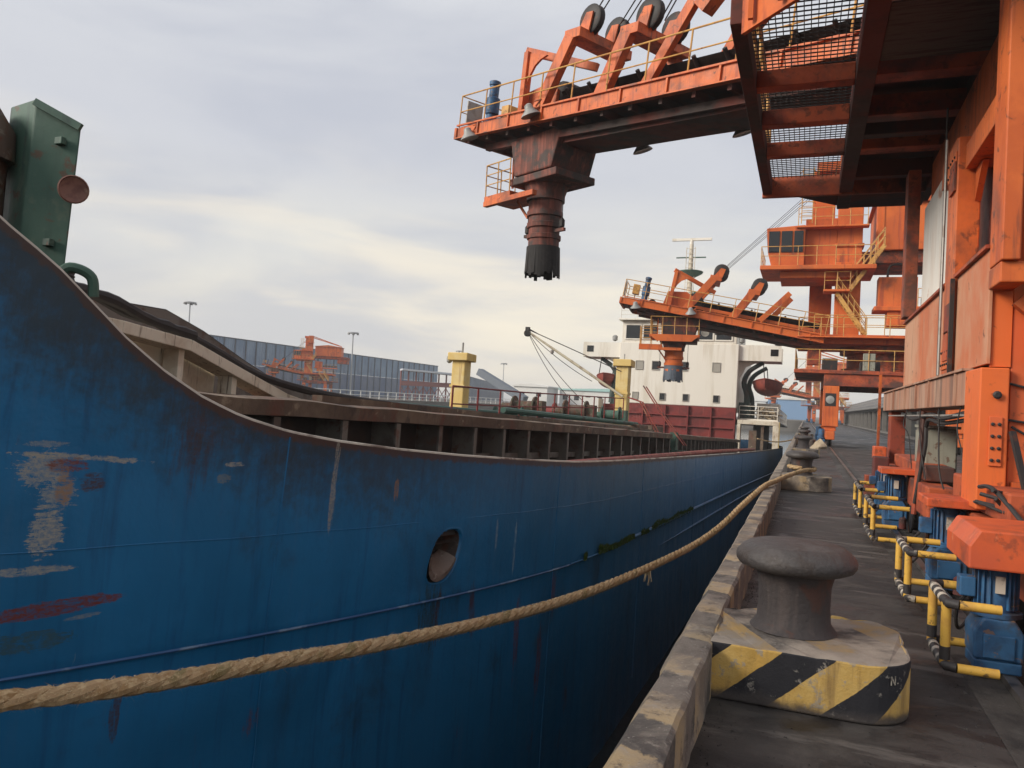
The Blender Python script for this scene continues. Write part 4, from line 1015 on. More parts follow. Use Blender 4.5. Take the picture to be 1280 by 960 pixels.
# ---- forecastle fittings at the left of the picture
def forecastle():
    TL, TR = Vector((-5.118, 3.522, 0)), Vector((-4.82, 3.653, 0))
    q4 = [TL, TR, TR + Vector((-.30, .215, 0)), TL + Vector((-.45, .13, 0))]
    zt = (2.04, 1.885, 1.93, 2.08); lean = Vector((-.11, .05, 0))
    tv = [q + Vector((0, 0, z)) for q, z in zip(q4, zt)]; bv = [q + lean + Vector((0, 0, 0.3)) for q in q4]
    f = SHIP.part('vent_trunk', MB().add(bv + tv, [(3, 2, 1, 0), (4, 5, 6, 7)] + [(i, (i + 1) % 4, 4 + (i + 1) % 4, 4 + i) for i in range(4)]), 'ship_green', bevel=0.012, label='dark green steel ventilator trunk above the bulwark')
    c = Vector((-4.775, 3.60, 1.40))
    sub(f, 'vent_flap', MB().lathe([(0.035, -0.16), (0.05, -0.06), (0.055, 0.0), (0.085, 0.012), (0.094, 0.03), (0.096, 0.05), (0.088, 0.056), (0.082, 0.046), (0.05, 0.035), (0.02, 0.03)], c, 22, (0.86, -0.50, -0.08)), 'vent_brown', True)
    for z in (1.05, 1.75):
        p = TR + lean * ((1.9 - z) / 1.6) + Vector((-.10, -.055, z)); sub(f, 'hinge_lug', MB().box(p.x - .035, p.x + .035, p.y - .03, p.y + .01, p.z - .025, p.z + .025), 'ship_green', bevel=0.005)
    sub(f, 'edge_flange', MB().bar(tv[0] + Vector((.01, -.01, -.03)), tv[1] + Vector((.01, -.01, -.03)), 0.03, 0.05), 'ship_green')
    b = MB().prism([(-5.75, 3.15, 0.6), (-5.32, 3.33, 0.6), (-5.44, 3.62, 0.6), (-5.88, 3.5, 0.6)], (0, 0, 1.30))
    w = SHIP.part('windlass_housing', b, 'winch_brown', bevel=0.06)
    sub(w, 'cover_sheet', MB().lathe([(0.36, 1.62), (0.34, 1.84), (0.22, 2.02), (0.05, 2.06)], (-5.65, 3.38, 0), 12), 'winch_brown', True)
    # roller chock on the rail
    a = MB().tube(spline([(-4.86, 3.62, 0.72), (-4.82, 3.63, 0.86), (-4.76, 3.68, 0.88), (-4.70, 3.75, 0.83), (-4.69, 3.77, 0.70)], 0.02), 0.035, 8)
    SHIP.part('rail_chock', a, 'ship_green', True)
    # fore deck, far bulwark and breakwater frames
    SHIP.part('fore_deck', MB().prism([(-17, 3.1, 0.0), (-5.0, 3.1, 0.0), (-4.4, 4.3, 0.0), (-17, 4.3, 0.0)], (0, 0, -0.1)), 'ship_deck')
    pts = [(-12, 7.5, 1.70), (-12, 9.62, 1.74), (-12, 10.2, 1.79), (-12, 11.27, 1.82), (-12, 12.29, 1.54), (-12, 13.6, 1.05), (-12, 14.83, 0.65), (-12, 16.5, 0.35), (-12, 18, 0.25)]
    bw = MB(); vs = []
    for x, y, z in pts: vs += [(x, y, z), (x, y, 0.1), (x - .07, y, z), (x - .07, y, 0.1)]
    bw.add(vs, [q for i in range(len(pts) - 1) for q in ((4 * i, 4 * i + 1, 4 * i + 5, 4 * i + 4), (4 * i + 2, 4 * i + 6, 4 * i + 7, 4 * i + 3), (4 * i, 4 * i + 4, 4 * i + 6, 4 * i + 2))])
    SHIP.part('side_screen', bw, 'fore_grey', label='grey sloping screen plate behind the cream frames')
    SHIP.part('screen_edge', MB().tube([(x - .03, y, z) for x, y, z in pts], 0.03, 6), 'coaming_dark')
    fr = [(-8, 6.2, 0.97), (-8, 6.71, 0.955), (-8, 7.80, 0.865), (-8, 8.8, 0.57), (-8, 9.86, 0.27), (-8, 10.3, 0.2)]
    fm = MB()
    for p, q in zip(fr, fr[1:]): fm.bar(Vector(p) + Vector((0, 0, -0.07)), Vector(q) + Vector((0, 0, -0.07)), 0.40, 0.15)
    F = SHIP.part('breakwater_frame', fm, 'ship_cream', bevel=0.01, label='dirty cream frame with posts on the fore deck')
    for y, zt in ((7.72, 0.79), (8.74, 0.49), (9.62, 0.22), (6.6, 0.86)):
        sub(F, 'post', MB().box(-8.15, -7.88, y - 0.05, y + 0.05, 0.0, zt), 'ship_cream', bevel=0.008)
    sub(F, 'back_plate', MB().prism([(-8.22, 6.0, -0.1), (-8.22, 6.0, 0.88), (-8.22, 7.75, 0.78), (-8.22, 8.7, 0.47), (-8.22, 8.7, -0.1)], (-0.03, 0, 0)), 'ship_cream')
    SHIP.part('coaming_end', MB().box(-9.5, -6.0, 4.6, 11.2, -0.05, 0.15), 'coaming')
    hp = spline([(-8.3, 5.6, 1.36), (-8.1, 6.3, 1.28), (-8.05, 6.9, 1.10), (-8.0, 7.5, 1.02), (-8.0, 8.3, 0.84), (-7.9, 9.2, 0.53), (-7.6, 10.3, 0.34), (-7.1, 11.6, 0.25), (-6.7, 13.5, 0.22), (-6.5, 16, 0.20), (-6.45, 21, 0.21), (-6.4, 27, 0.22)], 0.2)
    on_ship('black_hose', MB().tube(hp, [0.062 * (1 + 0.25 * noise.noise((i * .35, 0, 0))) for i in range(len(hp))], 8), 'hose_black', 'long black hose lying over the cream frames and along the hatch edge', 'hose')
    h2 = spline([(-8.25, 5.7, 1.32), (-8.0, 6.6, 1.22), (-7.95, 7.2, 1.05), (-7.98, 8.0, 0.95)], 0.12)
    on_ship('black_hose', MB().tube(h2, [0.07 + 0.03 * noise.noise((i * .9, 2, 0)) for i in range(len(h2))], 8), 'hose_black', 'short lumpy black hose end beside the green ventilator trunk', 'hose')
    on_ship('rope_coil', MB().tube([(-8.2 + .13 * math.cos(a), 6.05 + .2 * math.sin(a), 1.35 + a * 0.006) for a in [k * .5 for k in range(38)]], 0.045, 6), 'hose_black', 'coil of black rope on the fore deck next to the bulwark', 'rope')
forecastle()

# ================================================================== ship loaders
def boom_frame(tip, ang, luff):
    """boom frame: u inwards from the tip, v across (away from the camera), w up; tip = near lower corner of the tip"""
    ax = Vector((math.cos(ang), math.sin(ang), 0))          # inwards, level
    n = Vector((-ax.y, ax.x, 0))
    if n.y < 0: n = -n
    u = Vector((ax.x * math.cos(luff), ax.y * math.cos(luff), -math.sin(luff)))
    w = n.cross(u).normalized()
    if w.z < 0: w = -w
    M = Matrix((u, n, w)).transposed().to_4x4(); M.translation = Vector(tip)
    return M
def build_boom(th, M, L, W=2.7, tube_len=1.0, om='orange', spout_u=3.4, mirror_det=True):
    """boom with conveyor, walkways, drop spout, jib, sheave frames and floodlights"""
    P = lambda name, mb, m, sm=False, **k: th.part(name, mb, m, sm, M=M, **k)
    vert = Matrix(M); 
    # girders
    P('boom_girder', MB().prism([(0, 0, 0), (L, 0, 0), (L, 0, 0.52), (0.2, 0, 0.40), (0, 0, 0.36)], (0, 0.14, 0)), om, bevel=0.012)
    P('boom_girder', MB().prism([(0.5, W, -0.18), (L, W, -0.18), (L, W, 0.5), (0.5, W, 0.4)], (0, 0.14, 0)), om, bevel=0.012)
    P('girder_lip', MB().box(0, L, -0.07, -0.002, 0.42, 0.47).box(0, L, -0.07, -0.002, 0.0, 0.035), om)
    P('tip_beam', MB().box(-0.12, -0.002, -0.05, W + 0.18, 0.0, 0.38), om)
    P('boom_floor', MB().box(0.0, L, 0.142, W - 0.002, 0.06, 0.14), 'orange_shaded')
    cr = MB().box(-0.06, 0.06, 0.145, W - 0.005, -0.14, 0.058).mesh('cross_beam', 'orange_shaded')
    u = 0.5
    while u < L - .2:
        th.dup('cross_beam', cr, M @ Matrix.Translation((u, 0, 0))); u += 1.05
    P('lower_chord', MB().box(1.0, L, 0.55, 0.73, -0.36, -0.142).box(1.0, L, W - 0.62, W - 0.44, -0.36, -0.142), 'orange_shaded')
    P('lower_chute', MB().prism([(2.2, 0.74, -0.50), (L, 0.74, -0.36), (L, 0.74, -0.15), (2.2, 0.74, -0.15)], (0, W - 1.37, 0)), 'orange_shaded')
    # stiffeners on the outside of the near girder
    sm = MB().box(-0.03, 0.03, -0.06, -0.004, 0.036, 0.415).mesh('web_stiffener', om)
    u = 1.2
    while u < L:
        th.dup('web_stiffener', sm, M @ Matrix.Translation((u, 0, 0))); u += 1.6
    # rails both sides and round the tip
    railing(th, [(L, 0.05, 0.5), (0.0, 0.05, 0.40), (0.0, W + 0.08, 0.40)], 1.08, 1.35, 0.024, 'rail_yellow', (0.5,), M=M)
    railing(th, [(0.0, W + 0.08, 0.40), (L, W + 0.08, 0.5)], 1.08, 1.35, 0.024, 'rail_yellow', (0.5,), M=M)
    P('sign_board', MB().box(-0.03, 0.02, 0.3, 0.95, 0.6, 1.40), 'galv')
    P('control_box', MB().box(0.35, 0.75, 1.5, 2.0, 0.9, 1.5).box(0.5, 0.56, 1.7, 1.76, 0.14, 0.9), 'rail_yellow', bevel=0.02)
    # conveyor
    u0 = 4.3
    P('conveyor_stringer', MB().box(u0, L, 0.72, 0.80, 0.62, 0.80).box(u0, L, 1.95, 2.03, 0.62, 0.80), om)
    bl = []
    for k in range(int((L - u0) / 0.5) + 1):
        uu = u0 + 0.5 * k
        for a, h in ((0.74, 1.12), (1.02, 0.92), (1.38, 0.86), (1.74, 0.92), (2.02, 1.12)): bl.append((uu, a, h))
    nb = len(bl) // 5
    P('conveyor_belt', MB().add(bl, [(i * 5 + a, i * 5 + a + 1, (i + 1) * 5 + a + 1, (i + 1) * 5 + a) for i in range(nb - 1) for a in range(4)]), 'belt', True)
    idl = MB().tube([(0, 0.66, 1.16), (0, 1.0, 0.87)], 0.06, 8).tube([(0, 1.02, 0.80), (0, 1.74, 0.80)], 0.06, 8).tube([(0, 1.76, 0.87), (0, 2.1, 1.16)], 0.06, 8).box(-.03, .03, 0.68, 2.08, 0.55, 0.62).mesh('idler', 'black_steel', True)
    u = u0 + 0.3
    while u < L: th.dup('idler', idl, M @ Matrix.Translation((u, 0, 0))); u += 0.95
    lg = MB().box(-.04, .04, 0.70, 0.78, 0.14, 0.62).box(-.04, .04, 1.97, 2.05, 0.14, 0.62).mesh('stringer_leg', om)
    u = u0 + 0.5
    while u < L: th.dup('stringer_leg', lg, M @ Matrix.Translation((u, 0, 0))); u += 1.9
    P('belt_cover', MB().lathe([(0.62, 0.0), (0.66, 0.03), (0.66, 1.0), (0.62, 1.03)], (u0 - 0.2, 0.86, 0.86), 18, (0, 1, 0)), 'belt', True)
    # head machinery at the tip
    P('discharge_hood', MB().prism([(2.3, 0.75, 0.14), (4.1, 0.75, 0.14), (4.1, 0.75, 1.25), (3.6, 0.75, 1.5), (2.5, 0.75, 1.35)], (0, 1.3, 0)), om, bevel=0.03)
    mo = P('slew_motor', MB().lathe([(0.24, 0.14), (0.24, 0.5), (0.18, 0.55), (0.18, 0.75), (0.23, 0.8), (0.23, 1.3), (0.16, 1.35), (0.16, 1.72), (0.19, 1.74), (0.19, 1.86), (0.1, 1.9)], (1.25, 0.45, 0), 14), 'motor_blue', True)
    P('winch_drum', MB().lathe([(0.24, 0), (0.24, 0.06), (0.15, 0.07), (0.15, 0.5), (0.24, 0.51), (0.24, 0.57)], (1.75, 0.5, 0.42), 14, (0, 1, 0)).box(1.5, 2.0, 0.45, 1.1, 0.14, 0.22), 'black_steel', True)
    # jib davit
    jb = MB().bar((2.75, 0.55, 0.14), (2.75, 0.55, 2.55), 0.20, 0.26).bar((2.62, 0.55, 2.62), (5.2, 1.3, 1.85), 0.13, 0.24)
    J = P('jib_davit', jb, om, bevel=0.01)
    gus = [(2.85, 0.5, 1.45), (2.85, 0.5, 2.5), (3.75, 0.5, 2.3)] + [(2.85 + 0.9 * (1 - math.cos(R(a))), 0.5, 2.15 - 0.7 * (1 - math.sin(R(a)))) for a in (80, 60, 40, 20)]
    sub(J, 'gusset', MB().prism([(2.85, 0.5, 1.5), (2.85, 0.5, 2.5), (3.7, 0.5, 2.28), (3.4, 0.5, 2.2), (3.15, 0.5, 2.05), (2.97, 0.5, 1.8)], (0, 0.08, 0)), om, M=M)
    # sheave frames that take the luffing ropes
    for q, (ua, ub, h, vv) in enumerate(((3.6, 5.2, 2.5, (0.35, 2.4)), (6.3, 7.5, 2.1, (0.35, 2.4)))):
        fm = MB()
        for v in vv:
            fm.bar((ua, v, 0.14), (ub - 0.25, v, h), 0.26, 0.42)
        fm.bar((ub - 0.15, vv[0] - .11, h + 0.05), (ub - 0.15, vv[1] + .11, h + 0.05), 0.66, 0.28)
        FO = P('sheave_frame', fm, om, bevel=0.012)
        for v in (0.75, 1.85):
            sh = MB().lathe([(0.10, -.12), (0.40, -.12), (0.44, -.09), (0.36, 0), (0.44, .09), (0.40, .12), (0.10, .12)], (ub + 0.1, v, h + 0.55), 22, (0, 1, 0))
            sub(FO, 'sheave', sh, 'black_steel', True, M=M)
            sub(FO, 'sheave_cheek', MB().prism([(ub - 0.3, v - .2, h + .15), (ub + 0.2, v - .2, h + .15), (ub + 0.3, v - .2, h + .7), (ub + .02, v - .2, h + .72)], (0, 0.05, 0)).prism([(ub - 0.3, v + .15, h + .15), (ub + 0.2, v + .15, h + .15), (ub + 0.3, v + .15, h + .7), (ub + .02, v + .15, h + .72)], (0, 0.05, 0)), om, M=M)
    P('lever_arm', MB().bar((8.0, 0.5, 0.6), (9.3, 0.5, 2.5), 0.2, 0.3), om, bevel=0.012); P('lever_arm', MB().bar((8.4, 2.3, 0.6), (9.6, 2.3, 2.5), 0.2, 0.3), om, bevel=0.012)
    # floodlights under the boom
    for (u, v, w) in ((0.9, -0.12, -0.05), (4.1, -0.20, 0.22), (6.0, W + 0.1, -0.30), (9.6, W + 0.1, -0.22)):
        fl = P('floodlight', MB().lathe([(0.06, 0.30), (0.12, 0.26), (0.15, 0.12), (0.30, -0.04), (0.31, -0.07), (0.27, -0.05)], (u, v, w), 18, (-0.25, -0.3, 1)), 'lamp_grey', True)
        sub(fl, 'bracket', MB().tube([(u + .15, v + .05, w + .22), (u + .3, v + .1, w + .4), (u, v + 0.12, w + .42)], 0.03, 6), om, M=M)
    return spout_u
def build_spout(th, M, su, W, drop, om, tm='spout_steel', rm='rubber', ring=False):
    """telescopic spout hanging plumb under the boom"""
    c = M @ Vector((su, W / 2, 0)); V = Matrix(M.to_3x3()).to_4x4()
    a = math.atan2(M[1][0], M[0][0])
    T = Matrix.Translation(c) @ Matrix.Rotation(a, 4, 'Z')     # x inwards, y across
    P = lambda name, mb, m, sm=False, **k: th.part(name, mb, m, sm, M=T, **k)
    hood = MB(); 
    hood.prism([(-0.9, -0.85, -0.15), (1.5, -0.85, -0.15), (1.1, -0.85, -1.35), (-0.66, -0.85, -1.35)], (0, 1.7, 0))
    P('spout_hood', hood, 'spout_steel', bevel=0.05)
    P('spout_collar', MB().box(-0.85, 1.35, -0.85, 0.85, -1.62, -1.38), 'spout_steel', bevel=0.03)
    P('spout_neck', MB().lathe([(0.62, -2.1), (0.62, -1.9), (0.72, -1.6)], n=26), 'spout_steel', True)
    t = MB(); pr = [(0.50, -drop), (0.50, -3.35), (0.55, -3.33), (0.55, -3.2), (0.50, -3.18), (0.50, -3.0), (0.56, -2.97), (0.57, -2.82), (0.52, -2.8), (0.52, -2.62), (0.585, -2.6), (0.585, -2.45), (0.545, -2.4), (0.545, -2.0)]
    P('spout_tube', t.lathe(pr, n=28), tm, True)
    sk = MB(); rn = random.Random(5)
    for k in range(34):                                   # rubber strip skirt
        a0 = 2 * math.pi * k / 34; r0, r1 = 0.53, 0.56
        ln = 0.72 + rn.uniform(-.1, .06); b = rn.uniform(-.02, .03)
        vs = []
        for (r, z) in ((r0, -drop + 0.22), (r1 + b, -drop - ln)):
            for da in (-0.1, 0.1):
                vs.append((r * math.cos(a0 + da), r * math.sin(a0 + da), z)); vs.append(((r + .012) * math.cos(a0 + da), (r + .012) * math.sin(a0 + da), z))
        sk.add(vs, [(0, 2, 6, 4), (1, 5, 7, 3), (0, 4, 5, 1), (2, 3, 7, 6), (4, 6, 7, 5), (0, 1, 3, 2)])
    P('rubber_skirt', sk, rm)
    if ring:
        P('ring_platform', MB().box(-1.45, 1.45, -1.25, 1.25, -1.36, -1.2), om)
        P('ring_fascia', MB().prism([(-1.5, -1.28, -1.2), (1.5, -1.28, -1.2), (1.0, -1.28, -1.6), (-1.0, -1.28, -1.6)], (0, .05, 0)), om)
        railing(th, [(-1.4, -1.2, -1.2), (1.4, -1.2, -1.2), (1.4, 1.2, -1.2), (-1.4, 1.2, -1.2)], 1.05, .7, 0.024, 'rail_yellow', (.5,), closed=True, M=T)
    # lifting lugs and hanging tackle
    for x in (-1, 1):
        P('lifting_lug', MB().box(min(x * .5, x * .95), max(x * .5, x * .95), -.05, .05, -3.15, -3.05), 'spout_steel')
        P('tackle', MB().tube([(x * 0.82, 0, -1.6), (x * 0.82, 0, -2.75)], 0.014, 5).lathe([(.03, -3.05), (.09, -3.0), (.09, -2.8), (.03, -2.72)], (x * 0.82, 0, 0), 8), 'black_steel')
    P('tackle', MB().lathe([(.03, -1.15), (.09, -1.1), (.09, -.8), (.03, -.7)], (-1.05, -.5, 0), 8).tube([(-1.05, -.5, -.7), (-1.05, -.5, -.1)], 0.02, 5), 'black_steel')
    P('ragged_curtain', MB().box(0.98, 1.02, -.6, -.35, -1.2, -.2).box(0.98, 1.02, -.25, -.05, -1.0, -.2).box(0.98, 1.02, .1, .35, -1.3, -.2), 'rubber')
    # maintenance platform on the tip side
    P('spout_platform', MB().box(-2.05, -0.70, -0.95, 0.35, -1.95, -1.78).box(-2.05, 0.45, -0.98, -0.80, -2.12, -1.952), om, bevel=0.01)
    P('platform_brace', MB().bar((-0.95, -.4, -2.0), (-0.5, -.3, -2.6), 0.07).bar((-0.7, .2, -1.6), (-0.7, .2, -0.1), 0.06).bar((-1.0, -.6, -1.6), (-1.0, -.6, -0.1), 0.06), om)
    railing(th, [(-0.75, -0.93, -1.78), (-2.0, -0.93, -1.78), (-2.0, 0.33, -1.78), (-0.75, 0.33, -1.78)], 1.05, 0.65, 0.022, 'rail_yellow', (0.36, 0.68), M=T)
    return T

def bogie(th, x, y, om, n=2, covers=True):
    b = th.part('bogie_frame', MB().box(x - 0.22, x + 0.22, y - 1.5, y + 1.5, 0.42, 0.85).box(x - 0.3, x + 0.3, y - .35, y + .35, 0.85, 1.1), om, bevel=0.03)
    for dy in (-1.0, 1.0):
        sub(b, 'wheel', MB().lathe([(0.18, -.09), (0.32, -.09), (0.32, -.06), (0.28, -.05), (0.28, .05), (0.32, .06), (0.32, .09), (0.18, .09)], (x, y + dy, 0.34), 18, (1, 0, 0)), 'black_steel', True)
        sub(b, 'travel_motor', MB().lathe([(.16, 0.12), (.16, .45), (.2, .47), (.2, .5), (.15, .52), (.15, .95)], (x - .42, y + dy, 0), 12).box(x - .6, x - .24, y + dy - .16, y + dy + .16, .1, .42), 'motor_blue', True)
    return b

def far_loader():
    cx, cy = 4.25, 50.0
    om = 'orange_far'
    th = Thing('ship_loader', 'orange ship loader in the distance with its spout in front of the white bridge house', 'ship loader', (cx, cy, 0), 'orange ship loaders')
    def B(name, m, *boxes, bev=0.03, **k):
        for (x0, x1, y0, y1, z0, z1) in boxes: o = th.part(name, MB().box(cx + x0, cx + x1, cy + y0, cy + y1, z0, z1), m, bevel=bev, **k)
        return o
    for x in (-3.0, 3.0):
        for y in (-4.6, 4.6):
            B('leg', om, (x - .4, x + .4, y - .45, y + .45, 1.1, 3.3))
            bogie(th, cx + x, cy + y, om)
    # lamp on the near leg
    th.part('leg_floodlight', MB().lathe([(0.1, 0), (0.26, 0.05), (0.26, 0.18), (0.12, 0.3)], (cx - 3.05, cy - 5.1, 2.55), 14, (0, 1, 0)), 'lamp_grey', True)
    B('leg_panel', 'black_steel', (-3.3, -2.75, -5.063, -5.053, 2.2, 2.9))
    B('portal_beam', 'orange_dirty', (-3.4, 3.4, -5.0, -4.2, 3.3, 3.95), (-3.4, 3.4, 4.2, 5.0, 3.3, 3.95), (-3.4, -2.6, -4.19, 4.19, 3.3, 3.95), (2.6, 3.4, -4.19, 4.19, 3.3, 3.95))
    B('portal_deck', 'orange_dirty', (-4.95, 5.0, -5.1, 5.1, 3.96, 4.16))
    railing(th, [(cx - 4.9, cy - 5.05, 4.16), (cx + 4.9, cy - 5.05, 4.16)], 1.1, 1.3)
    railing(th, [(cx - 4.9, cy - 5.05, 4.16), (cx - 4.9, cy + 5.05, 4.16)], 1.1, 1.3)
    railing(th, [(cx + 4.9, cy - 5.05, 4.16), (cx + 4.9, cy + 5.05, 4.16)], 1.1, 1.3)
    th.part('slew_ring', MB().lathe([(2.4, 4.17), (2.4, 4.5), (2.1, 4.55), (2.1, 5.3), (2.5, 5.35), (2.5, 5.75)], (cx, cy, 0), 30), 'orange_dirty', True)
    B('machinery', 'black_steel', (-3.5, -2.7, -3.4, -2.2, 4.17, 4.9), (0.6, 1.6, -4.4, -3.4, 4.17, 4.8), (-1.6, -.6, -4.3, -3.6, 4.17, 4.7))
    B('upper_deck', om, (-4.9, 4.6, -3.0, 3.0, 5.76, 6.3))
    railing(th, [(cx - 4.0, cy - 2.95, 6.3), (cx + 4.5, cy - 2.95, 6.3)], 1.1, 1.2)
    railing(th, [(cx + 4.5, cy - 2.95, 6.3), (cx + 4.5, cy + 2.95, 6.3)], 1.1, 1.2)
    # twin tower columns
    B('tower_column', om, (-2.95, -1.6, -1.9, -1.0, 6.31, 17.0))
    B('tower_column', om, (-4.35, -3.05, 1.3, 2.2, 6.31, 17.0))
    B('tower_band', om, (-3.05, -1.5, -2.0, -.9, 11.5, 11.7), (-3.05, -1.5, -2.0, -.9, 10.4, 10.6))
    B('column_tie', om, (-4.2, -2.3, -.85, 1.25, 12.6, 13.1), (-4.2, -2.3, -.85, 1.25, 16.3, 16.9))
    # operator cab and its gallery
    B('cab_deck', om, (-7.1, -0.9, -3.2, 1.2, 10.0, 10.25), (-6.0, -2.0, -2.6, .6, 9.6, 9.995))
    cab = th.part('operator_cab', MB().prism([(cx - 6.7, cy - 2.4, 11.0), (cx - 6.5, cy - 2.4, 10.26), (cx - 4.7, cy - 2.4, 10.26), (cx - 4.7, cy - 2.4, 12.75), (cx - 6.85, cy - 2.4, 12.6)], (0, 2.4, 0)), om, bevel=0.04)
    for (x0, x1) in ((-6.7, -6.1), (-6.0, -5.4), (-5.3, -4.8)):
        sub(cab, 'cab_window', MB().box(cx + x0, cx + x1, cy - 2.45, cy - 2.405, 11.15, 12.4), 'glass_dark')
    for k in range(3):
        y = cy - 2.25 + k * .75
        sub(cab, 'cab_window', MB().add([(cx - 6.74, y, 11.15), (cx - 6.74, y + .65, 11.15), (cx - 6.875, y + .65, 12.45), (cx - 6.875, y, 12.45)], [(0, 1, 2, 3)]), 'glass_dark')
    B('cab_annexe', om, (-4.69, -2.96, -1.9, .3, 10.26, 13.2))
    railing(th, [(cx - 7.05, cy + 1.1, 10.25), (cx - 7.05, cy - 3.15, 10.25), (cx - 1.0, cy - 3.15, 10.25)], 1.1, 1.0)
    # machine house and counter-jib on the land side
    mh = B('machine_house', om, (-0.9, 6.5, -1.8, 3.0, 11.3, 14.0), bev=0.05)
    sub(mh, 'roof', MB().prism([(cx - 1.1, cy - 2.0, 14.0), (cx + 6.7, cy - 2.0, 14.0), (cx + 6.7, cy - 2.0, 14.1), (cx + 2.8, cy - 2.0, 14.55), (cx - 1.1, cy - 2.0, 14.1)], (0, 5.2, 0)), om)
    for k in range(7): sub(mh, 'wall_rib', MB().box(cx - .6 + k * 1.1, cx - .5 + k * 1.1, cy - 1.85, cy - 1.802, 11.35, 13.9), om)
    B('counter_jib', 'orange_dirty', (-2.9, 8.5, -1.5, 2.6, 10.6, 11.28))
    B('counterweight', 'orange_dirty', (5.5, 8.4, -1.4, 2.5, 9.4, 10.59))
    th.part('back_stay', MB().bar((cx - 2.2, cy - 1.4, 17), (cx + 6, cy - 1.2, 14.5), 0.22).bar((cx - 3.6, cy + 1.8, 17), (cx + 6, cy + 2.4, 14.5), 0.22), om)
    # stairs
    def stair(a, b, w=0.7):
        a, b = Vector(a), Vector(b); s = MB()
        for dy in (0, w):
            s.bar(a + Vector((0, dy, 0)), b + Vector((0, dy, 0)), 0.05, 0.22)
        S = th.part('stair', s, 'rail_yellow')
        n = int(abs(b.z - a.z) / 0.22)
        tm = MB().box(-.12, .12, 0.03, w - .03, -.015, .015).mesh('tread', 'rail_yellow')
        for k in range(n): subdup(S, 'tread', tm, Matrix.Translation(a.lerp(b, (k + .5) / n)))
        h = MB()
        for dy in (0, w):
            for hh in (0.55, 1.0): h.tube([a + Vector((0, dy, hh)), b + Vector((0, dy, hh))], 0.024, 6)
            for k in range(6):
                p = a.lerp(b, k / 5) + Vector((0, dy, 0)); h.tube([p, p + Vector((0, 0, 1.0))], 0.022, 6)
        sub(S, 'stair_rail', h, 'rail_yellow')
    stair((cx - 0.5, cy - 2.75, 11.4), (cx - 2.2, cy - 2.75, 8.9))
    B('stair_landing', om, (-3.6, -2.2, -3.0, -1.91, 8.75, 8.88))
    railing(th, [(cx - 3.55, cy - 2.95, 8.88), (cx - 2.2, cy - 2.95, 8.88)], 1.0, .7)
    stair((cx - 2.9, cy - 2.75, 8.7), (cx - 1.3, cy - 2.75, 6.35))
    stair((cx + 2.2, cy - 4.6, 6.4), (cx + 3.8, cy - 4.6, 4.2))
    stair((cx + 1.0, cy - 4.9, 6.3), (cx + 2.4, cy - 3.6, 4.2))
    # tail conveyor, mid-level galleries and ladder cage round the tower
    B('tail_deck', om, (-0.9, 5.6, -2.4, -0.6, 7.75, 8.0), (-.2, 1.4, -2.2, -.8, 6.9, 7.745))
    B('tail_house', om, (-0.7, 1.3, -2.1, -0.9, 8.01, 9.7))
    railing(th, [(cx + 1.3, cy - 2.35, 8.0), (cx + 5.5, cy - 2.35, 8.0)], 1.0, 0.9)
    B('tail_drum', 'black_steel', (1.6, 5.4, -1.9, -1.0, 8.2, 8.65))
    th.part('winch_frame', MB().tube(spline([(cx - .2, cy - 1.5, 9.7), (cx - .1, cy - 1.5, 10.4), (cx + .5, cy - 1.5, 10.5), (cx + .9, cy - 1.5, 10.1)], .1), 0.07, 6), 'black_steel')
    B('column_gallery', om, (-5.2, -1.3, -2.6, -1.92, 12.55, 12.65), (-4.2, -1.2, -2.5, -1.92, 14.9, 15.0))
    railing(th, [(cx - 5.1, cy - 2.55, 12.65), (cx - 1.4, cy - 2.55, 12.65)], 1.05, 0.9)
    railing(th, [(cx - 4.1, cy - 2.45, 15.0), (cx - 1.3, cy - 2.45, 15.0)], 1.05, 0.9)
    lc = MB()
    for x in (-4.95, -4.35): lc.tube([(cx + x, cy - 2.1, 12.9), (cx + x, cy - 2.1, 16.2)], 0.03, 6)
    for k in range(12): lc.bar((cx - 4.95, cy - 2.1, 13.1 + .27 * k), (cx - 4.35, cy - 2.1, 13.1 + .27 * k), 0.03)
    for k in range(5): lc.tube([(cx - 4.65 + .45 * math.cos(R(a)), cy - 2.1 - .6 * math.sin(R(a)), 13.4 + .62 * k) for a in range(0, 181, 30)], 0.02, 5)
    th.part('ladder_cage', lc, 'rail_yellow')
    B('slew_drive', 'orange_dirty', (-4.3, -3.6, -2.9, -2.3, 4.55, 5.75), (2.8, 3.5, -2.9, -2.3, 4.55, 5.75))
    B('cable_box', 'cabinet_grey', (-1.5, -.9, -5.02, -4.7, 4.17, 5.1), (2.6, 3.1, -5.0, -4.7, 4.17, 4.9))
    B('walkway', om, (-4.9, 4.6, -3.75, -3.01, 6.05, 6.13))
    railing(th, [(cx - 4.8, cy - 3.7, 6.13), (cx + 4.5, cy - 3.7, 6.13)], 1.05, 1.1)
    # boom
    M = boom_frame((-10.55, 44.9, 7.75), R(8), R(10.0))
    build_boom(th, M, 11.6, om=om)
    build_spout(th, M, 3.25, 2.7, 3.2, om, 'orange_far', 'skirt_grey', True)
    tipc = M @ Vector((5.3, 1.4, 3.1)); top = Vector((cx - 2.9, cy, 16.6))
    for dy in (-.5, -.2, .2, .5):
        th.part('luffing_rope', MB().tube([tipc + Vector((0, dy, 0)), top + Vector((0, dy * 2, 0))], 0.014, 5), 'black_steel')
    return th
FAR = far_loader()
def place_clone(x, y, rz, label, sc=1.0):
    M = Matrix.Translation((x, y, 0)) @ Matrix.Rotation(R(rz), 4, 'Z') @ Matrix.Scale(sc, 4)
    c = clone(FAR.root, M); c['label'] = label
    return c
place_clone(4.25, 195, 6, 'orange ship loader far down the quay behind the others')
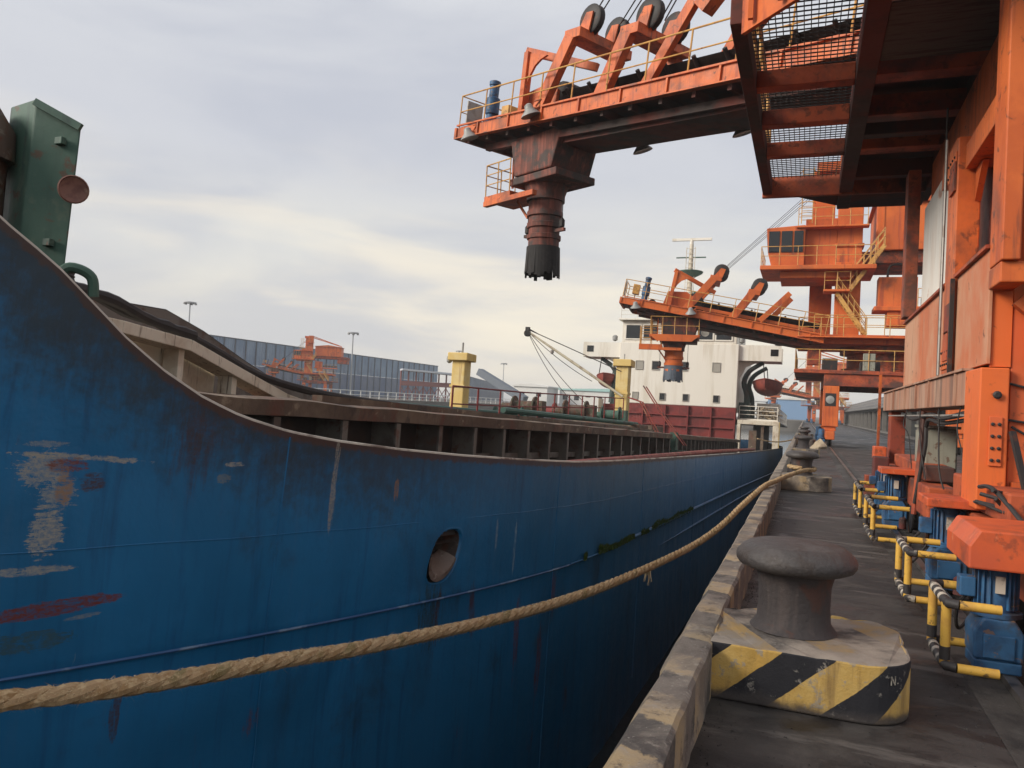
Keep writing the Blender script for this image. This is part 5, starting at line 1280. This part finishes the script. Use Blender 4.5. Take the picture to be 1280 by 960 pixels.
c = place_clone(-98, 139, 25, 'small faded orange ship loader across the basin in front of the blue fence', 0.74)
c.location.z = 0.6

# ------------------------------------------------------------------ near loader
def near_loader():
    om = 'orange'
    th = Thing('ship_loader', 'huge orange ship loader overhead at right with spout hanging over the ship', 'ship loader', (4.25, 12.3, 0), 'orange ship loaders')
    def B(name, m, *boxes, bev=0.012, **k):
        for b in boxes: o = th.part(name, MB().box(*b), m, bevel=bev, **k)
        return o
    # boom
    tip = Vector((-11.62, 23.72, 10.5))
    M = boom_frame(tip, R(-29.1), R(6.0))
    build_boom(th, M, 19.5, W=2.75)
    build_spout(th, M, 3.25, 2.75, 3.80, om)
    for k, (v0, u1) in enumerate(((0.7, 20.5), (0.9, 20.7), (1.75, 20.5), (1.95, 20.7), (1.35, 19.0), (1.2, 18.6))):
        a = M @ Vector((5.35 if k < 4 else 7.6, v0, 3.1 if k < 4 else 2.7))
        th.part('luffing_rope', MB().tube([a, Vector((2.6 + k * .1, 14.5 + v0, 21))], 0.022, 5), 'black_steel')
    th.part('luffing_arm', MB().bar(M @ Vector((9.6, 0.5, 2.2)), M @ Vector((12.4, 0.5, 5.0)), 0.42, 0.42).bar(M @ Vector((9.6, 2.3, 2.2)), M @ Vector((12.8, 2.3, 5.4)), 0.42, 0.42), om)
    # ---- portal side seen edge-on at right
    B('sill_beam', 'sill_washed', (1.42, 1.80, 8.46, 16.75, 1.78, 2.115), bev=0.01)
    B('sill_beam_flange', 'sill_washed', (1.39, 1.84, 8.46, 16.75, 2.118, 2.14), bev=0)
    B('lower_column', 'wall_orange', (1.42, 1.645, 7.78, 8.455, 0.86, 2.11))
    cp = B('splice_plate', 'wall_orange', (1.50, 1.60, 7.762, 7.778, 1.25, 1.68), bev=0.004)
    for k in range(8):
        sub(cp, 'bolt', MB().lathe([(.016, 0), (.016, .012), (.008, .016)], (1.525 + .05 * (k % 2), 7.762, 1.30 + .105 * (k // 2)), 6, (0, -1, 0)), 'black_steel')
    th.part('lifting_eye', MB().lathe([(.03, 0), (.036, .02), (.02, .03)], (1.55, 7.77, 1.87), 10, (0, -1, 0)), 'black_steel')
    B('upper_column', om, (1.46, 1.60, 7.35, 7.80, 2.98, 9.0))
    B('column_foot', om, (1.465, 1.66, 7.40, 7.84, 2.80, 2.977))
    B('middle_column', om, (1.43, 1.66, 9.42, 9.98, 2.142, 4.72), label='orange column between two weathered panels')
    B('end_column', 'orange_dirty', (1.38, 1.56, 13.55, 13.95, 3.25, 5.6))
    B('end_column', 'orange_dirty', (1.52, 1.78, 16.3, 16.74, 0.3, 1.775))
    # weathered side panels, each plate its own part with a lip
    for (y0, y1, zt, m) in ((7.82, 9.40, 3.17, 'orange_washed'), (10.0, 12.0, 3.18, 'orange_washed'), (12.02, 14.05, 3.18, 'orange_washed')):
        p = B('side_panel', m, (1.47, 1.50, y0, y1, 2.145, zt), bev=0.004)
        sub(p, 'panel_lip', MB().box(1.43, 1.52, y0, y1, zt + .002, zt + .035), 'orange_dirty')
    p = B('side_panel', 'white_washed', (1.62, 1.66, 11.1, 13.5, 3.1, 4.95), bev=0.004, label='pale washed out panel beside the dark column')
    B('inner_wall', om, (1.78, 1.82, 7.6, 11.05, 2.16, 5.6), bev=0)
    B('gusset_beam', om, (1.5, 1.77, 8.0, 9.40, 4.35, 4.62), (1.5, 1.77, 9.99, 11.0, 4.55, 4.9), bev=0.01)
    th.part('gusset', MB().prism([(1.60, 9.40, 4.34), (1.60, 9.05, 4.34), (1.60, 9.40, 4.0)], (0.06, 0, 0)), om)
    for y, z in ((9.45, 4.3), (9.45, 2.75), (9.5, 2.45)):
        th.part('bolt_plate', MB().box(1.405, 1.428, y, y + .3, z - .16, z + .16), 'orange_dirty')
    B('upper_wall', om, (1.70, 1.75, 7.82, 13.5, 4.73, 5.66), bev=0)
    B('gap_strip', 'black_steel', (1.40, 1.44, 9.36, 9.41, 2.14, 3.16), bev=0)  # added dark strip, stands in for the shaded gap beside the column
    B('corner_plate', 'wall_orange', (1.505, 1.662, 7.845, 7.90, 2.12, 2.80), bev=0.004)
    # end wall facing the camera
    W_ = B('end_wall', 'wall_orange', (1.665, 6.8, 7.86, 8.1, 1.02, 7.9), bev=0.01)
    sub(W_, 'diagonal_stiffener', MB().bar((1.70, 7.80, 2.62), (2.6, 7.80, 3.6), 0.11, 0.14), om)
    sub(W_, 'stiffener', MB().box(1.69, 6.8, 7.76, 7.857, 1.02, 1.12), om)
    for (x0, z0, x1, z1, sg) in ((1.60, 1.98, 2.9, 2.02, 0.10), (1.60, 1.66, 2.9, 1.60, 0.03), (1.64, 1.60, 2.8, 1.15, 0.06)):
        th.part('cable', MB().tube(catenary((x0 + .04, 7.83, z0), (x1, 7.83, z1), sg, 10), 0.012, 6), 'rubber', True)
    th.part('brace_bar', MB().bar((1.665, 7.72, 1.56), (1.80, 7.45, 0.72), 0.05, 0.03), 'black_steel')
    # between the legs: dirty inner walls, pipes, darkened to paint the interior shade; cabinet
    B('inner_leg', 'dark_red', (2.2, 6.6, 10.6, 10.8, 0.5, 1.77), bev=0.01)
    B('inner_leg', 'orange_dirty', (1.9, 2.05, 10.2, 10.45, 0.55, 1.77), bev=0.01)
    cbn = B('switch_cabinet', 'cabinet_grey', (1.57, 2.02, 12.4, 12.95, 0.70, 1.52), bev=0.012)
    sub(cbn, 'door', MB().box(1.62, 2.00, 12.375, 12.397, 0.73, 1.48), 'cabinet_grey', bevel=0.006)
    sub(cbn, 'top_cover', MB().box(1.54, 2.05, 12.36, 12.98, 1.522, 1.56), 'cabinet_grey')
    sub(cbn, 'side_door', MB().box(1.548, 1.567, 12.44, 12.92, 0.73, 1.48), 'cabinet_grey')
    B('standpipe', om, (1.34, 1.39, 16.9, 16.95, 0.1, 2.5), bev=0)
    th.part('hose', MB().tube(spline([(1.50, 8.6, 1.72), (1.48, 10, 1.66), (1.5, 11.2, 1.70), (1.47, 12.5, 1.64), (1.5, 14.2, 1.72)], 0.1), 0.03, 7), 'hose_black', True)
    th.part('hose', MB().tube(spline([(1.55, 8.6, 1.66), (1.53, 10.3, 1.60), (1.5, 11.4, 1.62), (1.50, 11.5, 1.3), (1.46, 11.6, 0.9), (1.42, 11.7, 0.5)], 0.1), 0.025, 7), 'hose_black', True)
    th.part('conduit', MB().tube([(1.50, 11.75, 1.74), (1.42, 11.72, 0.35)], 0.035, 8), 'orange_dirty', True)
    # hoses heaped behind the first motor
    rn = random.Random(12)
    for k in range(7):
        a = Vector((1.40 + rn.uniform(-.05, .12), 7.6 + rn.uniform(-.5, .4), 0.9 + rn.uniform(0, .25)))
        b = Vector((1.65 + rn.uniform(-.1, .3), 7.1 + rn.uniform(-.8, .5), 0.6 + rn.uniform(-.1, .25)))
        th.part('hose', MB().tube(spline([a, a.lerp(b, .35) + Vector((rn.uniform(-.1, .1), 0, rn.uniform(.02, .2))), a.lerp(b, .7) + Vector((rn.uniform(-.1, .1), 0, rn.uniform(-.05, .12))), b], .05), rn.uniform(.012, .024), 6), 'hose_black', True)
    # ---- bogie beams along the rail
    for (y0, y1) in ((5.0, 7.4), (7.6, 9.9), (10.6, 13.0), (13.4, 16.0)):
        bg_ = B('bogie_frame', 'orange_dirty', (1.44, 1.78, y0 + .1, y1 - .1, 0.40, 0.80), bev=0.02)
        for yy in (y0 + .55, y1 - .55):
            sub(bg_, 'wheel', MB().lathe([(0.10, -.08), (0.30, -.08), (0.30, -.055), (0.26, -.05), (0.26, .05), (0.30, .055), (0.30, .08), (0.10, .08)], (1.42 + .12, yy, 0.30), 22, (1, 0, 0)), 'black_steel', True)
    B('equaliser_beam', 'orange_dirty', (1.50, 1.86, 7.0, 9.4, 0.82, 1.08), (1.50, 1.86, 11.5, 15.2, 0.82, 1.02), bev=0.02)
    B('rail_sweep', 'orange_dirty', (1.14, 1.38, 16.6, 16.9, 0.1, 0.5), bev=0.01)
    # ---- drive units: upright blue motor on a gearbox, orange cover, yellow pipe guard
    def drive(y, x, scale, cover):
        s = scale
        D = th.part('drive_unit', MB().box(x - .15 * s, x + .15 * s, y - .17 * s, y + .17 * s, 0.05, 0.14 * s), 'motor_blue', bevel=0.01)
        gb = MB().prism([(x - .155 * s, y - .17 * s, 0.141 * s), (x + .155 * s, y - .17 * s, 0.141 * s), (x + .16 * s, y - .17 * s, 0.34 * s), (x + .10 * s, y - .17 * s, 0.44 * s), (x - .10 * s, y - .17 * s, 0.44 * s), (x - .16 * s, y - .17 * s, 0.34 * s)], (0, .34 * s, 0))
        sub(D, 'gearbox', gb, 'motor_blue', bevel=0.015)
        sub(D, 'gearbox_lid', MB().box(x - .10 * s, x + .10 * s, y - .19 * s, y - .172 * s, .16 * s, .33 * s), 'motor_blue', bevel=0.01)
        sub(D, 'flange', MB().lathe([(.175 * s, .441 * s), (.175 * s, .475 * s), (.15 * s, .48 * s)], (x, y, 0), 20), 'motor_blue', True)
        sub(D, 'motor_body', MB().lathe([(.128 * s, .481 * s), (.128 * s, .80 * s), (.11 * s, .83 * s)], (x, y, 0), 24), 'motor_blue', True)
        fin = MB().box(.1255 * s, .150 * s, -.005, .005, .50 * s, .79 * s).mesh('cooling_fin', 'motor_blue')
        for k in range(22):
            a = 2 * math.pi * k / 22
            if abs(math.degrees(a) - 270) < 14: continue
            subdup(D, 'cooling_fin', fin, Matrix.Translation((x, y, 0)) @ Matrix.Rotation(a, 4, 'Z'))
        sub(D, 'name_plate', MB().box(x - .03 * s, x + .03 * s, y - .158 * s, y - .14 * s, .62 * s, .74 * s), 'pipe_white')
        sub(D, 'terminal_box', MB().box(x - .24 * s, x - .135 * s, y - .07 * s, y + .07 * s, .56 * s, .70 * s), 'motor_blue', bevel=0.008)
        if cover == 'hood':
            c = MB().prism([(x - .20, y - .24, .70), (x - .20, y - .24, .84), (x - .14, y - .24, .945), (x + .75, y - .24, .945), (x + .75, y - .24, .70)], (0, .8, 0))
            sub(D, 'rain_hood', c, 'cover_orange', bevel=0.012)
        elif cover == 'tray':
            sub(D, 'rain_hood', MB().box(x - .22, x + .34, y - .3, y + .3, .84 * s, .92 * s), 'cover_orange', bevel=0.01)
    drive(5.80, 1.19, 0.88, 'hood'); drive(8.35, 1.30, 0.98, 'tray'); drive(12.7, 1.28, 0.98, 'tray'); drive(14.1, 1.26, 0.95, None)
    def guard(y0, y1, x0, xe, zt, zb, xe2=None):
        """open pipe cage round a drive: upper and lower loops joined by uprights, taped elbows"""
        r = 0.029
        G = None
        for z in (zt, zb):
            for (a, b) in (((x0 + .06, y0, z), (xe, y0 - .0, z)), ((x0 + .06, y1, z), (xe, y1, z))):
                o = th.part('guard_pipe', MB().tube([a, b], r, 12), 'pipe_yellow', True)
            sd_ = th.part('guard_side', MB().tube(spline([(x0 + .06, y0, z), (x0 + .02, y0 + .02, z), (x0, y0 + .07, z), (x0, y1 - .07, z), (x0 + .02, y1 - .02, z), (x0 + .06, y1, z)], .02), r * 1.03, 12), 'pipe_black', True)
            for k in range(3):
                yy = y0 + .10 + (y1 - y0 - .2) * (k + .5) / 3
                sub(sd_, 'white_band', MB().tube([(x0, yy - .03, z), (x0, yy + .03, z)], r * 1.12, 12), 'pipe_white', True)
        for yy in (y0 + .06, y1 - .06):
            u_ = th.part('guard_upright', MB().tube([(x0, yy, zb), (x0, yy, zt)], r, 12), 'pipe_yellow', True)
            sub(u_, 'black_band', MB().tube([(x0, yy, zb + .03), (x0, yy, zb + .11)], r * 1.08, 12), 'pipe_black', True)
    guard(5.38, 6.02, 0.86, 1.14, 0.50, 0.12)
    guard(7.25, 8.05, 0.86, 1.20, 0.50, 0.12)
    guard(10.6, 11.9, 0.84, 1.24, 0.52, 0.12)
    guard(13.0, 14.4, 0.84, 1.24, 0.52, 0.12)
    # small red box and debris on the far bogie
    B('brake_box', 'dark_red', (1.15, 1.40, 14.9, 15.3, 0.45, 0.95), bev=0.02)
    B('brake_box', 'cover_orange', (1.22, 1.44, 15.9, 16.3, 0.85, 1.1), bev=0.02)
    # fittings on the portal: splice plates with bolts, conduit, junction boxes, cable drops, weld ribs
    bolt = MB().lathe([(.014, 0), (.014, .011), (.007, .015)], (0, 0, 0), 6, (-1, 0, 0)).mesh('bolt', 'black_steel')
    for (x, y0, y1, z) in ((1.43, 9.45, 9.95, 2.32), (1.43, 9.45, 9.95, 4.45)):
        pl = B('splice_plate', om, (x - .014, x - .002, y0, y1, z - .12, z + .12), bev=0.003)
        for i in range(4):
            for j in (-.07, .07): subdup(pl, 'bolt', bolt, Matrix.Translation((x - .014, y0 + (y1 - y0) * (i + .5) / 4, z + j)))
    th.part('conduit', MB().tube([(1.41, 10.06, 2.15), (1.41, 10.06, 4.9)], 0.016, 6), 'galv', True)
    th.part('conduit', MB().tube([(1.41, 10.12, 2.15), (1.41, 10.12, 5.3)], 0.012, 6), 'hose_black', True)
    for y in (8.9, 10.7, 11.9, 13.2, 14.8):
        B('beam_rib', 'sill_washed', (1.395, 1.418, y, y + .02, 1.79, 2.11), bev=0)
    rn = random.Random(31)
    for k in range(4):
        y = 9.0 + k * 1.3 + rn.uniform(-.2, .2); e = y + rn.uniform(-.4, .5)
        th.part('cable', MB().tube(spline([(1.45, y, 1.78), (1.44 + rn.uniform(-.04, .04), y + .05, 1.55), (1.46, (y + e) / 2, 1.2 + rn.uniform(-.2, .2)), (1.5, e, .85)], .06), rn.uniform(.006, .011), 6), 'hose_black', True)
    B('cable_tray', 'galv', (1.46, 1.62, 8.5, 16.2, 1.68, 1.70), bev=0)
    for y in (5.80, 8.35, 12.7):
        th.part('motor_lead', MB().tube(spline([(1.08, y - .02, .56), (1.0, y + .1, .40), (1.05, y + .3, .20), (1.25, y + .5, .45), (1.42, y + .5, .8)], .04), 0.012, 6), 'hose_black', True)
        th.part('grease_can', MB().lathe([(.05, .06), (.05, .2), (.03, .22)], (1.36, y - .35, 0), 10), 'dark_red', True)
    # ---- overhead walkway platform
    Z0 = 5.70
    st_ = 'orange_shaded'
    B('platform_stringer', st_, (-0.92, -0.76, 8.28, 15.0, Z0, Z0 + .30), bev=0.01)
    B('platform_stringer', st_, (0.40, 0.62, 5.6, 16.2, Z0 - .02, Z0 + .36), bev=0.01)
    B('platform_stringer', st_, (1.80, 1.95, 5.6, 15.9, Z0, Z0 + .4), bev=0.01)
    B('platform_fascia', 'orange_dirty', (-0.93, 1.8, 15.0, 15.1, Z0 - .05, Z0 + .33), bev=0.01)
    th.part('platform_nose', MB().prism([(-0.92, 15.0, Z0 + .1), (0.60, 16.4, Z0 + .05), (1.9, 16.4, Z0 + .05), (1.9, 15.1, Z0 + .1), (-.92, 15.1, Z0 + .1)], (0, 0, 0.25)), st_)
    for y in (6.6, 8.1, 10.15, 11.5, 12.9):
        if y > 9: B('platform_joist', 'orange_dirty', (-0.755, 0.395, y - .10, y + .10, Z0 + .02, Z0 + .24), bev=0.008)
        B('platform_joist', 'orange_dirty', (0.625, 1.795, y - .16, y + .12, Z0 + .02, Z0 + .3), bev=0.008)
    B('platform_joist', st_, (0.625, 1.795, 14.2, 14.4, Z0 + .02, Z0 + .3), (0.625, 1.795, 12.1, 12.3, Z0 + .02, Z0 + .3))
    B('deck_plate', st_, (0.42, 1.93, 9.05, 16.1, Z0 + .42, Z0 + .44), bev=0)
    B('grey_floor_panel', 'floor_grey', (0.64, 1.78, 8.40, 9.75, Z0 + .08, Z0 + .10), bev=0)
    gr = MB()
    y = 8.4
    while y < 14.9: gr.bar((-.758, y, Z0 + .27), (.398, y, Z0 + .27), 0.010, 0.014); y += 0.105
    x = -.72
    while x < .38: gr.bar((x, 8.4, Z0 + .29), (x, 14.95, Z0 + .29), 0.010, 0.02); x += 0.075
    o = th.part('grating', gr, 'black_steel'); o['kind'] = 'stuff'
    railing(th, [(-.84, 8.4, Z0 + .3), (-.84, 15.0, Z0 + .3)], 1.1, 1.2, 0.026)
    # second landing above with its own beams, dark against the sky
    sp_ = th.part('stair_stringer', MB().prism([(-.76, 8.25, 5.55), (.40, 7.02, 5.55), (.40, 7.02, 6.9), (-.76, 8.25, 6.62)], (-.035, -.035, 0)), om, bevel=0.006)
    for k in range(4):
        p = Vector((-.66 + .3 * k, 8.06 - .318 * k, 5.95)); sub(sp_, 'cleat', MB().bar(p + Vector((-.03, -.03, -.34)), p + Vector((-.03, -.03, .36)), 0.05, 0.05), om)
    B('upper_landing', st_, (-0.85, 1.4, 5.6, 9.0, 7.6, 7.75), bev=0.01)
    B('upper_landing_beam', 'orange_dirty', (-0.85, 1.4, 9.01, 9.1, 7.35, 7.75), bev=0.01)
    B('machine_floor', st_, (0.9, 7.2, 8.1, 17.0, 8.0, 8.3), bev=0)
    B('tower_base', 'orange_dirty', (1.9, 6.5, 10.2, 16.5, 6.2, 7.99), bev=0.02)
    B('tower_column', om, (2.3, 3.4, 13.0, 14.2, 8.31, 22), (2.3, 3.4, 16.2, 17.4, 8.0, 22), bev=0.02)
    for x in (6.9,):
        for y in (8.2, 16.2): B('leg', om, (x, x + .7, y, y + .6, 0.9, 8.0), bev=0.02); 
        B('bogie_frame', 'orange_dirty', (x + .1, x + .6, 7.2, 9.8, 0.1, 0.88), (x + .1, x + .6, 15.2, 17.8, 0.1, 0.88), bev=0.02)
    return th
NEAR = near_loader()

# ================================================================== far side of the basin
def wind_fence(p0, p1, h, n, label, base=0.6):
    p0, p1 = Vector((*p0, base)), Vector((*p1, base)); d = (p1 - p0); L = d.length; d.normalize()
    ang = math.atan2(d.y, d.x); w = L / n
    th = Thing('wind_fence', label, 'fence', tuple(p0), 'dust fences across the basin')
    pu = MB().prism([(0.1, 0, h * .5), (w - .1, 0, h * .5), (w - .1, 0, h), (w * .5, 0.25, h), (0.1, 0, h)], (0, 0.0, 0))
    def corr(z0, z1):
        m = MB(); k = 8; vs = []
        for i in range(k + 1):
            x = 0.08 + (w - 0.16) * i / k; y = 0.10 if i % 2 else -0.02
            vs += [(x, y, z0), (x, y, z1)]
        return m.add(vs, [(2 * i, 2 * i + 2, 2 * i + 3, 2 * i + 1) for i in range(k)])
    mu, ml = corr(h * .52, h).mesh('upper_panel', 'fence_blue'), corr(0, h * .515).mesh('lower_panel', 'fence_blue_low')
    po = MB().box(-0.09, 0.09, -0.3, 0.0, 0, h + .15).mesh('post', 'fence_post')
    for k in range(n):
        T = Matrix.Translation(p0 + d * w * k) @ Matrix.Rotation(ang, 4, 'Z')
        th.dup('upper_panel', mu, T); th.dup('lower_panel', ml, T); th.dup('post', po, T)
    th.part('top_rail', MB().bar(p0 + Vector((0, 0, h + .1)), p1 + Vector((0, 0, h + .1)), 0.2), 'fence_post')
    return th
wind_fence((-118, 70), (-118.5, 237), 11.4, 48, 'long blue grey dust fence across the basin on the left')
wind_fence((-137, 303), (-190, 480), 10.5, 40, 'short stretch of blue grey fence right of the yellow post')
def lamp_mast(x, y, h, label):
    th = Thing('light_mast', label, 'light mast', (x, y, 0.6), 'tall light masts behind the basin')
    th.part('pole', MB().tube([(x, y, 0.6), (x, y, h)], [0.28, 0.14], 8), 'lamp_mast', True)
    th.part('lamp_ring', MB().lathe([(0.3, h - .1), (1.5, h), (1.5, h + .25), (0.3, h + .35)], (x, y, 0), 12), 'lamp_mast', True)
    lm = MB().box(-.3, .3, -.15, .15, -.35, 0).mesh('lamp', 'lamp_grey')
    for k in range(6):
        a = R(60 * k); th.dup('lamp', lm, Matrix.Translation((x + 1.4 * math.cos(a), y + 1.4 * math.sin(a), h)) @ Matrix.Rotation(a + R(90), 4, 'Z'))
lamp_mast(-143, 148, 21.5, 'tall light mast farthest left above the ship bulwark')
lamp_mast(-115, 178, 17.5, 'light mast standing behind the small orange loader')
lamp_mast(-143, 306, 22, 'light mast right of the yellow post, hazy')
lamp_mast(-128, 322, 18, 'thin light mast left of the ship derrick')
# low buildings at the head of the basin
def shed(name, x0, x1, y0, y1, h, wall, roof, label, cat, wins=0, z0=0.6):
    th = Thing(name, label, cat, ((x0 + x1) / 2, y0, z0))
    w = th.part('wall', MB().box(x0, x1, y0, y1, z0, z0 + h), wall)
    th.part('roof', MB().prism([(x0 - .4, y0 - .4, z0 + h), (x1 + .4, y0 - .4, z0 + h), (x1 + .4, y0 - .4, z0 + h + .35), ((x0 + x1) / 2, y0 - .4, z0 + h + 0.9), (x0 - .4, y0 - .4, z0 + h + .35)], (0, y1 - y0 + .8, 0)), roof)
    if wins:
        wm = MB().box(-.7, .7, -.06, .02, -.6, .6).mesh('window', 'glass_dark')
        for k in range(wins): th.dup('window', wm, Matrix.Translation((x0 + (x1 - x0) * (k + .5) / wins, y0 - .01, z0 + h * .6)))
    return th
shed('office_block', -78, -68, 205, 215, 5.2, 'far_white', 'far_white', 'small white office block with two windows behind the red railing', 'building', 2)
shed('long_shed', -66.5, -36, 212, 226, 5.4, 'far_white', 'far_teal', 'long pale shed with green roof line behind the derrick', 'building', 9, 0.05)
shed('blue_warehouse', -14, 3, 318, 340, 7.6, 'far_blue', 'far_white', 'blue walled warehouse beyond the stern', 'building', 0, 0)
shed('white_warehouse', -60, -15, 322, 345, 6.5, 'far_white', 'far_white', 'long white warehouse beyond the stern lifeboat', 'building', 0, 0)
# conveyor transfer frame across the basin
def transfer():
    th = Thing('conveyor_trestle', 'dark red conveyor trestle with a pale roof left of the yellow post', 'conveyor', (-80, 140, 0.6))
    m = MB()
    A, B_ = Vector((-84, 150, 4.2)), Vector((-73, 158, 4.3))
    th.part('roof', MB().bar(A + Vector((0, 0, 3)), B_ + Vector((0, 0, 2.4)), 5, 0.4), 'far_roof')
    th.part('girder', MB().bar(A, B_, 1.2, 1.0), 'far_steel')
    for k in range(9):
        p = A.lerp(B_, k / 8)
        th.part('trestle_post', MB().tube([(p.x, p.y, 0.6), (p.x, p.y, p.z + 2.8)], 0.18, 6), 'far_steel')
    for k in range(8):
        p, q = A.lerp(B_, k / 8), A.lerp(B_, (k + 1) / 8)
        th.part('cross_brace', MB().bar((p.x, p.y, 0.8), (q.x, q.y, 3.6), 0.16).bar((p.x, p.y, 3.6), (q.x, q.y, 0.8), 0.16), 'far_steel')
    th.part('inclined_gallery', MB().bar((-83.5, 192.5, 9.0), (-68.5, 188.5, 2.0), 2.2, 1.8), 'fence_post')
transfer()
# stockpile-side quay wall rail
th = Thing('quay_railing', 'low pale railing along the far side of the basin', 'railing', (-69.5, 60, 0.6))
railing(th, [(-69.6, 60, 0.6), (-69.6, 180, 0.6)], 1.3, 3.0, 0.08, 'far_white', (0.5,))
# heap of tarpaulin and gear on the apron by the far loader
def heap(x, y, s, label, m='tarp'):
    rn = random.Random(int(x * 10 + y)); mb_ = MB(); vs = []
    n, k = 9, 18
    for i in range(n):
        f = i / (n - 1)
        for j in range(k):
            a = 2 * math.pi * j / k
            r = s * (1 - f ** 1.8) * (0.8 + 0.4 * noise.noise((math.cos(a) * 1.5, math.sin(a) * 1.5, f * 2 + x)))
            vs.append((x + r * math.cos(a), y + r * math.sin(a) * 1.4, f * s * 1.1 * (0.85 + .3 * noise.noise((a, f, y)))))
    mb_.add(vs, [(i * k + j, i * k + (j + 1) % k, (i + 1) * k + (j + 1) % k, (i + 1) * k + j) for i in range(n - 1) for j in range(k)])
    single('tarpaulin_heap', mb_, m, label, 'tarpaulin', None, smooth=True)
heap(0.72, 41.5, 0.5, 'tan heap of tarpaulin on the quay beside the distant orange leg')

# ------------------------------------------------------------------ damp harbour air
hz = MB().box(-2900, 2900, -70, 4450, -7.5, 26)
me = hz.mesh('haze', 'coal')
me.materials.clear()
hm = bpy.data.materials.new('haze_air'); hm.use_nodes = True
ht = hm.node_tree
for n in list(ht.nodes): ht.nodes.remove(n)
ho = N(ht, 'ShaderNodeOutputMaterial'); pv = N(ht, 'ShaderNodeVolumePrincipled')
pv.inputs['Color'].default_value = (0.92, 0.93, 0.95, 1)
pv.inputs['Density'].default_value = 0.0006
ht.links.new(pv.outputs[0], ho.inputs['Volume'])
me.materials.append(hm)
link('haze', me, None, None, 0, 'stuff')
